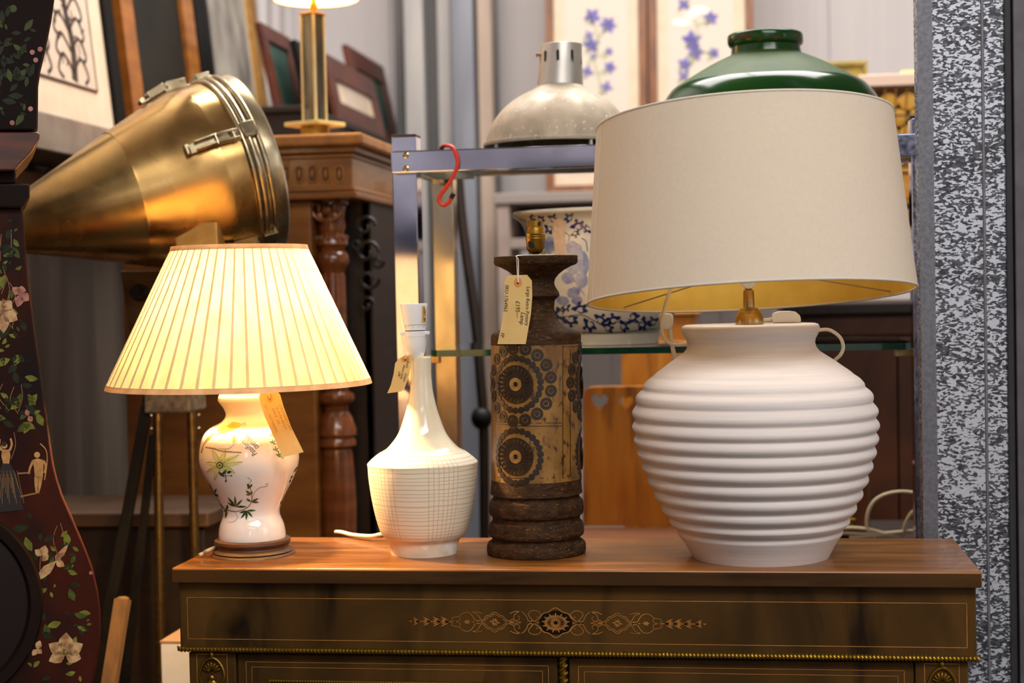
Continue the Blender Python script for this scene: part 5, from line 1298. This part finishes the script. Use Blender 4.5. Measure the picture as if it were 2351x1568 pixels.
# tall dark cupboard carrying smaller pictures near the corner
XK = -1.22
yk0 = yat(650, 300, XK) ; yk1 = yat(930, 320, XK)
zk = WX(880, 322, XK).z
kb = Thing('tall_cupboard', 'tall dark cupboard behind the carved cabinet with small pictures on top', 'cupboard', V(((RX0 + XK)/2 + 0.1, 5.2, 0)))
yk0 = max(yk0, 4.3)
kb.part('carcass', G().box(XK - 0.27, XK + 0.02, yk0, yk1 + 0.02, 0, zk - 0.02), oak_dark, 0, 0.003)
kb.part('top', G().box(XK - 0.28, XK + 0.03, yk0 - 0.01, yk1 + 0.03, zk - 0.02, zk), oak_dark, 0, 0.003)
kb.part('door', G().box(XK + 0.0205, XK + 0.035, yk0 + 0.03, yk1 - 0.01, 0.1, zk - 0.06), oak_dark, 0, 0.003)
lean2 = V((-0.2, 0, 1)).normalized()
def small(nm, lab, pxl, pxr, pyt, pyb, X, bw, fm, mm, pm__, mw):
    ya, yb_ = yat(pxl, pyb, X), yat(pxr, pyb, X); h = (WX(pxl, pyt, X - 0.06).z - zk) / lean2.z
    picture(nm, lab, (X, ya, zk + 0.002), (0,1,0), lean2, yb_ - ya, h, bw, 0.02, fm, mm, pm__, mw)
small('framed_print', 'small dark red framed print with white mount behind the glass column lamp', 775, 882, 150, 318, XK - 0.02, 0.075, redwood, mat_w, print_bg, 0.09)
small('framed_print', 'small red-brown framed dark green print next to the steel columns', 838, 918, 130, 320, XK - 0.075, 0.075, redwood, teal_pic, None, 0)
small('framed_print', 'teal print in a dark frame half hidden behind the gilt framed print', 640, 705, 80, 300, XK - 0.16, 0.05, redwood, teal_pic, None, 0)
small('framed_print', 'narrow black framed print behind the glass column of the lit lamp', 712, 768, 120, 310, XK - 0.08, 0.06, blackf, dark_pic, None, 0)

# ------------------------------------------------------------------ steel columns in the far corner
YK = 5.75
def fb(x0, x1, y, d, m, nm, par=None): return struct(nm, G().box(W(x0, 400, y).x, W(x1, 400, y).x, y, y + d, 0, RZ), m, 0, par, 0.004)
greyA = M('grey steel light', (190,184,178), (164,160,156), 4, (3,3,0.4), rough=0.5, metal=0.2); greyB = M('grey steel blue', (150,152,160), (126,128,136), 4, (3,3,0.4), rough=0.5, metal=0.2); greyC = M('grey steel dark', (118,116,114), (96,94,92), 4, (3,3,0.4), rough=0.6, metal=0.2); tanP = M('brown painted stud', (186,164,146), (166,146,128), 5, (3,3,0.4), rough=0.6)
fb(912, 934, YK + 0.1, 0.05, greyC, 'trim_3')
p = fb(934, 978, YK, 0.06, greyA, 'steel_column')
fb(978, 1012, YK + 0.12, 0.05, greyC, 'web', p); fb(1010, 1042, YK + 0.05, 0.06, greyA, 'flange', p)
p = fb(1042, 1092, YK, 0.1, greyB, 'steel_column'); fb(1092, 1102, YK + 0.12, 0.05, greyC, 'web', p)
fb(1102, 1134, YK + 0.03, 0.06, tanP, 'trim_4'); fb(1134, 1146, YK + 0.1, 0.05, greyC, 'trim_5')

# ------------------------------------------------------------------ grey shelving unit with botanical prints
YU = 5.4
def ux_(px, py=500): return W(px, py, YU).x
def uz_(py, px=1250): return W(px, py, YU).z
un = Thing('shelving_unit', 'tall grey shelving unit below the botanical prints', 'shelving', V((ux_(1500), YU + 0.2, 0)))
ug = M('grey unit paint', (168,148,136), (150,132,122), 10, rough=0.6)
x0, x1 = ux_(1140), ux_(1900)
un.part('top', G().box(x0 - 0.01, x1 + 0.01, YU - 0.01, YU + 0.3, uz_(466), uz_(441)), M('grey unit top', (150,138,130), rough=0.6), 0, 0.004)
for a, b in ((x0, x0 + 0.045), (ux_(1560), ux_(1560) + 0.045), (x1 - 0.045, x1)): un.part('upright', G().box(a, b, YU, YU + 0.28, 0, uz_(466) - 0.0005), ug, 0, 0.003)
zq = (uz_(546), uz_(570))
un.part('shelf', G().box(x0 + 0.0455, x1 - 0.0455, YU, YU + 0.27, zq[0] - 0.035, zq[0]), ug, 0, 0.003)
un.part('back_panel', G().box(x0 + 0.0455, x1 - 0.0455, YU + 0.24, YU + 0.26, zq[0] + 0.0005, uz_(466) - 0.001), M('dark unit back', (40,36,34), rough=0.8), 0)
un.part('shelf', G().box(x0 + 0.0455, x1 - 0.0455, YU, YU + 0.27, 0.2, 0.23), ug, 0, 0.003)
blue = M('violet blue watercolour', (92,84,156), (128,120,176), 20, rough=0.8); greenw = M('pale green watercolour', (178,178,140), rough=0.8)
walf = M('oak frame', (136,82,36), (104,58,24), 6, (6,6,1), rough=0.45)
zt_u = uz_(441); white_oval = M('white oval', (250,236,220), rough=0.8)  # plain white for the ovals on the right-hand print
def botanical(pl_, pr_, lab, spots, stems, wht=()):
    yb_ = YU + 0.16; lean3 = V((0, 0.12, 1)).normalized()
    xa, xb_ = W(pl_, 240, yb_ + 0.05).x, W(pr_, 240, yb_ + 0.05).x; h = 1.05
    t, mp_ = picture('botanical_print', lab, (xa, yb_, zt_u + 0.002), (1,0,0), lean3, xb_ - xa, h, 0.028, 0.025, walf, mat_w, M('cream paper', (214,198,182), rough=0.8), 0.04)
    O = V((xa, yb_, zt_u + 0.002)); nrm = V((1,0,0)).cross(lean3)
    def mp3(px, py, off=0.0):
        d = ray(px, py); o = mp_(0, 0, 0.0006 + off); k_ = (o - CAM).dot(nrm) / d.dot(nrm); return CAM + d * k_
    g1s, g2 = [], G()
    for st_ in stems: stroke(g2, st_, 5, mp3, 5)
    for (x, y, r, n_) in spots:
        g1 = G(); g1s.append(g1)
        for k_ in range(n_):
            a = 2*pi*k_/n_ + x; leaf(g1, x, y, x + r*1.25*cos(a), y + r*1.25*sin(a), r*0.8, mp3)
        leaf(g2, x, y, x - 16, y + 20, 10, mp3)
    t.part('painted_stems', g2, greenw, 0, stuff=True)
    for g1 in g1s: t.part('painted_flower', g1, blue, 0)
    for (x, y, a_, b_) in wht:
        g3 = G(); disc(g3, x, y, a_, lambda x, y: mp3(x, y, 0.001), 14, b_); t.part('painted_white_oval', g3, white_oval, 0)
botanical(1255, 1487, 'left of two oak framed botanical prints, its flowers all violet blue',
          [(1360,38,17,5),(1396,58,17,6),(1352,82,11,4),(1358,104,17,5),(1398,118,9,5),(1400,155,13,5),(1348,165,13,4),(1392,200,13,4),(1362,130,8,4)], [[(1352,30),(1372,80),(1365,140),(1378,200),(1370,280)], [(1372,90),(1396,60)], [(1368,130),(1398,118)], [(1372,170),(1400,156)]])
botanical(1492, 1733, 'right of two oak framed botanical prints, with creamy white ovals',
          [(1570,10,14,4),(1632,42,15,5),(1588,92,20,5),(1596,118,17,5),(1638,122,12,5),(1572,148,15,5),(1570,175,13,4),(1600,130,10,4)], [[(1575,0),(1600,60),(1592,120),(1575,180),(1572,260)], [(1600,60),(1632,42)], [(1596,118),(1638,122)]], [(1605,24,24,9),(1588,36,14,7),(1565,52,22,9)])

# ------------------------------------------------------------------ things seen under the glass shelf
pine = M('amber varnished pine', (214,138,44), (180,104,26), 4, (7,7,1), 0.3, 0.72, rough=0.4, coat=0.1, c3=(128,72,22), s3=3)
YN = 4.3
def bxpx(x0, y0, x1, y1, Y, d, zb=None):
    a = W(x0, (y0+y1)/2, Y).x; b = W(x1, (y0+y1)/2, Y).x; zt_ = W((x0+x1)/2, y0, Y).z; z0 = W((x0+x1)/2, y1, Y).z if zb is None else zb
    return G().box(a, b, Y, Y + d, z0, zt_)
pw_ = Thing('pine_wardrobe', 'amber pine cupboard end behind the heart pierced settle', 'cupboard', W(1495, 900, YN) * 1.0)
pw_.e.location.z = 0; pw_.loc.z = 0
pw_.part('side', bxpx(1428, 726, 1600, 1100, YN, 0.4, 0.0), pine, 0, 0.004)
pw_.part('top', bxpx(1422, 716, 1606, 726, YN - 0.01, 0.42), pine, 0, 0.004)
# settle back with heart cut-outs
YH = 3.75
def heart(cx, cy, s, n=20):
    pts = []
    for i in range(n):
        t = 2*pi*i/n; pts.append((cx + s*16*sin(t)**3/16, cy - s*(13*cos(t) - 5*cos(2*t) - 2*cos(3*t) - cos(4*t))/16))
    return pts
ov = [(1338,1208),(1339,910),(1342,896),(1352,890),(1370,888),(1560,886),(1590,888),(1602,900),(1604,1208)]
hs = Thing('settle', 'pine settle with heart shaped cut-outs in its back', 'bench', V((W(1525,1000,YH).x, YH + 0.1, 0)))
def board(outer, holes, y, d):
    import bmesh
    bm = bmesh.new(); es = []
    for loop in [outer] + holes:
        vv = [bm.verts.new(W(a, b, y)) for a, b in loop]; es += [bm.edges.new((vv[i], vv[(i+1) % len(vv)])) for i in range(len(vv))]
    bmesh.ops.triangle_fill(bm, use_beauty=True, use_dissolve=False, edges=es)
    bm.verts.index_update(); g = G(); g.v = [v.co.copy() for v in bm.verts]; g.f = [tuple(v.index for v in f.verts) for f in bm.faces]
    n = len(g.v); g.v += [v + V((0, d, 0)) for v in g.v]; g.f += [tuple(i + n for i in reversed(f)) for f in g.f]
    k_ = 0
    for loop in [outer] + holes:
        m = len(loop); g.f += [(k_+i, k_+(i+1) % m, k_+(i+1) % m + n, k_+i+n) for i in range(m)]; k_ += m
    bm.free(); return g
hs.part('back_board', board(ov, [heart(1376, 921, 20), heart(1437, 923, 17)], YH, 0.025), pine, 0, 0.002)
zse = W(1450, 1210, YH).z; xa, xb_ = W(1338,1100,YH).x, W(1604,1100,YH).x
hs.part('seat', G().box(xa - 0.01, xb_ + 0.01, YH - 0.4, YH - 0.0005, zse - 0.03, zse), M('brown settle seat', (110,66,36), (86,50,28), 5, (1,5,5), rough=0.5), 0, 0.004)
for x in (xa, xb_ - 0.03): hs.part('end_panel', G().box(x, x + 0.03, YH - 0.38, YH + 0.02, 0, zse - 0.0305), oak_dark, 0, 0.003)
# dark dresser base on the right
YD = 3.75
dark_wal = M('dark figured mahogany', (98,50,18), (54,26,10), 4, (1,1,0.7), 0.3, 0.68, rough=0.4, distort=1.5, c3=(30,15,8), s3=3)
dx0, dx1 = W(1800, 900, YD).x, W(2330, 900, YD).x
ds = Thing('mahogany_chest', 'dark figured mahogany chest behind the right end of the glass shelf', 'chest', V(((dx0+dx1)/2, YD + 0.25, 0)))
ds.part('carcass', G().box(dx0 + 0.03, dx1 - 0.03, YD + 0.03, YD + 0.5, 0.02, W(2000, 722, YD).z), dark_wal, 0, 0.003)
ds.part('top', G().box(dx0, dx1, YD, YD + 0.52, W(2000, 722, YD).z, W(2000, 694, YD).z), oak_dark, 0, 0.005)
ds.part('frieze_drawer', G().box(dx0 + 0.04, dx1 - 0.04, YD + 0.018, YD + 0.0295, W(2000, 770, YD).z, W(2000, 728, YD).z), dark_wal, 0, 0.003)
ds.part('door', G().box(dx0 + 0.04, (dx0+dx1)/2 - 0.002, YD + 0.018, YD + 0.0295, 0.1, W(2000, 776, YD).z), dark_wal, 0, 0.003)
ds.part('door', G().box((dx0+dx1)/2 + 0.002, dx1 - 0.04, YD + 0.018, YD + 0.0295, 0.1, W(2000, 776, YD).z), dark_wal, 0, 0.003)
YQ = 3.3
zq_ = W(2000, 1240, YR + 0.09).z
tb = Thing('low_table', 'dark low table behind the cabinet with loose cream cables lying on it', 'table', V((0.35, YQ, 0)))
txa, txb, tya, tyb = W(1870, 1230, CYB + 0.03).x, 0.5, CYB + 0.11, 3.5
tbx = W(1640,1240,3.6).x
tb.part('top', G().box(tbx, txb, YR + 0.06, 3.62, zq_ - 0.03, zq_), oak_dark, 0, 0.003)
for x in (tbx + 0.01, txb - 0.05):
    for y in (YR + 0.07, 3.57): tb.part('leg', G().box(x, x + 0.04, y, y + 0.04, 0, zq_ - 0.0305), oak_dark, 0)
# reddish post with a brass catch
YV = YR + 0.12
pk = Thing('wooden_post', 'reddish brown wooden plank with brass catch beside the white jar', 'plank', V((W(1968,1200,YV).x, YV, zq_)))
pk.part('plank', G().box(W(1925,1150,YV).x, W(1997,1150,YV).x, YV, YV + 0.03, zq_ + 0.0005, W(1960,1062,YV).z), M('red brown board', (120,62,26), (86,44,18), 6, (6,6,1), rough=0.45), 0, 0.004)
c = W(1950, 1192, YV); pk.part('brass_catch', G().box(c.x - 0.02, c.x + 0.006, YV - 0.006, YV + 0.001, c.z - 0.022, c.z + 0.012).ball((c.x + 0.006, YV - 0.008, c.z), (0.009, 0.004, 0.004), 8, 6), brass, 40, 0.001)
# loose cables
zc_ = zq_ + 0.005
cb_ = Thing('cable', 'loose loops of cream cable behind the cabinet, right of the white jar', 'cable', V((0.3, YR + 0.1, zq_)))
Yc = YR + 0.09
def cpt(px, py, y=Yc):
    p = W(px, py, y); p.z = max(p.z, zc_); return p
for pts in ([(1900,1218),(1945,1212),(1985,1214),(2020,1222),(2060,1238)], [(1895,1226),(1940,1224),(2000,1226),(2060,1222),(2110,1218)],
            [(2010,1246),(1994,1222),(1990,1195),(1996,1168),(2012,1146),(2040,1133),(2075,1129),(2115,1134)], [(2072,1244),(2074,1222),(2082,1195),(2096,1175),(2118,1164)], [(1950,1236),(2010,1230),(2070,1222),(2115,1218)]):
    cb_.part('flex', G().tube(smoothpath([cpt(*p) for p in pts], 8), 0.0036, 8), cord_cream)
# curved dark walking stick with knob behind the rear chrome post
YX = 4.2
st_ = Thing('walking_stick', 'dark bowed wooden pole with black knob behind the rear chrome post', 'pole', V((W(1112,1240,YX).x, YX, 0)))
pts = [W(1052,410,YX), W(1060,500,YX), W(1070,580,YX), W(1084,680,YX), W(1096,780,YX), W(1104,880,YX), W(1110,960,YX), W(1112,1100,YX), W(1113,1240,YX)]; pts.append(V((pts[-1].x, YX, 0)))
st_.part('shaft', G().tube(smoothpath(pts, 5), 0.014, 12), oak_dark)
st_.part('knob', G().ball(W(1106, 960, YX), (0.03, 0.03, 0.032), 16, 10), iron)
# ------------------------------------------------------------------ yellow stock at the upper right
YO = 4.4
yel = M('golden wicker', (222,154,40), (186,118,26), 14, (1,1,4), 0.3, 0.7, rough=0.6); yel2 = M('yellow paper roll', (232,178,70), (212,152,50), 10, rough=0.6)
rk = Thing('gilt_rack', 'golden metal rack behind the right end of the drum shade', 'rack', V((W(2090, 700, YO).x, YO + 0.2, 0)))
gm = M('gilded rack metal', (176,128,48), (140,96,32), 20, rough=0.35, metal=0.7)
xa, xb_ = W(1890, 400, YO).x, W(2250, 400, YO).x
for x in (xa, xb_):
    for y in (YO, YO + 0.38): rk.part('upright', G().box(x, x + 0.02, y, y + 0.02, 0, W(2060, 330, YO).z - 0.0125), gm, 0)
shz = []
for py in (330, 460, 570, 660):
    z = W(2060, py, YO).z; rk.part('shelf', G().box(xa + (0.0 if py == 330 else 0.0205), xb_ + (0.02 if py == 330 else -0.0005), YO, YO + 0.4, z - 0.012, z), gm, 0, 0.002); shz.append(z)
zbk = shz[0]
bk = Thing('wire_basket', 'wire basket full of yellow paper rolls on top of the golden rack', 'basket', V((W(2070, 300, YO).x, YO + 0.2, zbk)))
bx0_, bx1_ = W(1975, 260, YO).x, W(2180, 260, YO).x; zt_b = W(2060, 196, YO).z
bk.part('base', G().box(bx0_, bx1_, YO + 0.02, YO + 0.37, zbk + 0.0005, zbk + 0.005), gm, 0)
g = G()
for z in (zt_b, zbk + 0.006, (zt_b + zbk)/2): g.tube([V((bx0_, YO + 0.02, z)), V((bx1_, YO + 0.02, z)), V((bx1_, YO + 0.37, z)), V((bx0_, YO + 0.37, z)), V((bx0_, YO + 0.02, z))], 0.004 if z == zt_b else 0.0025, 6)
bk.part('hoop', g, iron)
for i in range(9):
    x = bx0_ + (bx1_ - bx0_)*i/8; bk.part('wire', G().tube([V((x, YO + 0.02, zbk)), V((x + 0.01, YO + 0.02, zt_b))], 0.0022, 6), gm)
row = 0; first = None; rr_ = 0.024; idx = 0
for row in range(3):
    for col_ in range(7):
        x = bx0_ + 0.03 + col_*0.0505 + (0.025 if row % 2 else 0); z = zbk + 0.006 + rr_ + row*0.044
        if x + rr_ > bx1_ - 0.004: continue
        if first is None:
            o = solo('paper_roll', 'yellow paper roll in the wire basket, first from the left in the bottom row', 'roll', G().tube([V((x, YO + 0.03, z)), V((x, YO + 0.34, z))], rr_, 12), yel2, (x, YO + 0.03, z), 40, 0, 'yellow paper rolls in the wire basket'); first = o
        else:
            o = first.copy(); COL.objects.link(o); o.location = (x, YO + 0.03, z)
        o['label'] = 'yellow paper roll in the wire basket, %s in the %s row' % (('first from the left','second from the left','third from the left','fourth from the left','fifth from the left','sixth from the left','last on the right')[col_], ('bottom','middle','top')[row])
zrl = zbk + 0.006 + rr_*2 + 2*0.044 + 0.002
fp_ = solo('card_folder', 'pinkish white folder lying on the basket of rolls', 'folder', G().box(W(1975,170,YO).x, W(2170,170,YO).x, YO + 0.05, YO + 0.36, zt_b + 0.005, W(2060,163,YO).z), M('pinkish card', (224,196,176), rough=0.8), V((bx0_, YO + 0.1, zt_b)), 0, 0.003)
solo('pamphlet', 'cream pamphlet on top of the pinkish folder', 'pamphlet', G().box(W(2076,160,YO).x, W(2170,160,YO).x, YO + 0.08, YO + 0.3, W(2060,163,YO).z + 0.0005, W(2090,152,YO).z), M('cream paper stack', (240,206,140), rough=0.8), V((bx1_ - 0.1, YO + 0.1, zt_b + 0.03)), 0, 0.002)
YF_ = YO + 0.372
tray = solo('gilt_frame_picture', 'small olive gilt framed picture standing behind the wire basket, beside the green shade', 'picture', bxpx(1890, 140, 1992, 150, YF_, 0.026).box(W(1984,150,YF_).x, W(1992,150,YF_).x, YF_, YF_ + 0.026, zbk + 0.0005, W(1990,150,YF_).z - 0.0005).box(W(1890,160,YF_).x, W(1984,160,YF_).x - 0.0005, YF_ + 0.01, YF_ + 0.025, zbk + 0.0005, W(1940,150,YF_).z - 0.0005), M('olive gilt', (168,146,60), (120,102,40), 10, rough=0.5), W(1940, 175, YF_), 0, 0.002)
# wicker hampers on the lower shelves
for i, (z, h, lab) in enumerate(((shz[1], 0.10, 'golden wicker hamper on the second rack shelf, right of the drum shade'), (shz[2], 0.10, 'golden wicker hamper on the third rack shelf, right of the drum shade'), (shz[3], 0.08, 'golden wicker hamper on the lowest rack shelf, right of the drum shade'))):
    hm = Thing('wicker_hamper', lab, 'hamper', V((W(2080, 500, YO).x, YO + 0.2, z)))
    hm.part('basket', G().box(xa + 0.05, xb_ - 0.03, YO + 0.02, YO + 0.37, z + 0.0005, z + h*0.75), yel, 0, 0.008)
    hm.part('lid', G().box(xa + 0.045, xb_ - 0.025, YO + 0.015, YO + 0.375, z + h*0.75 + 0.0005, z + h), yel2, 0, 0.006)
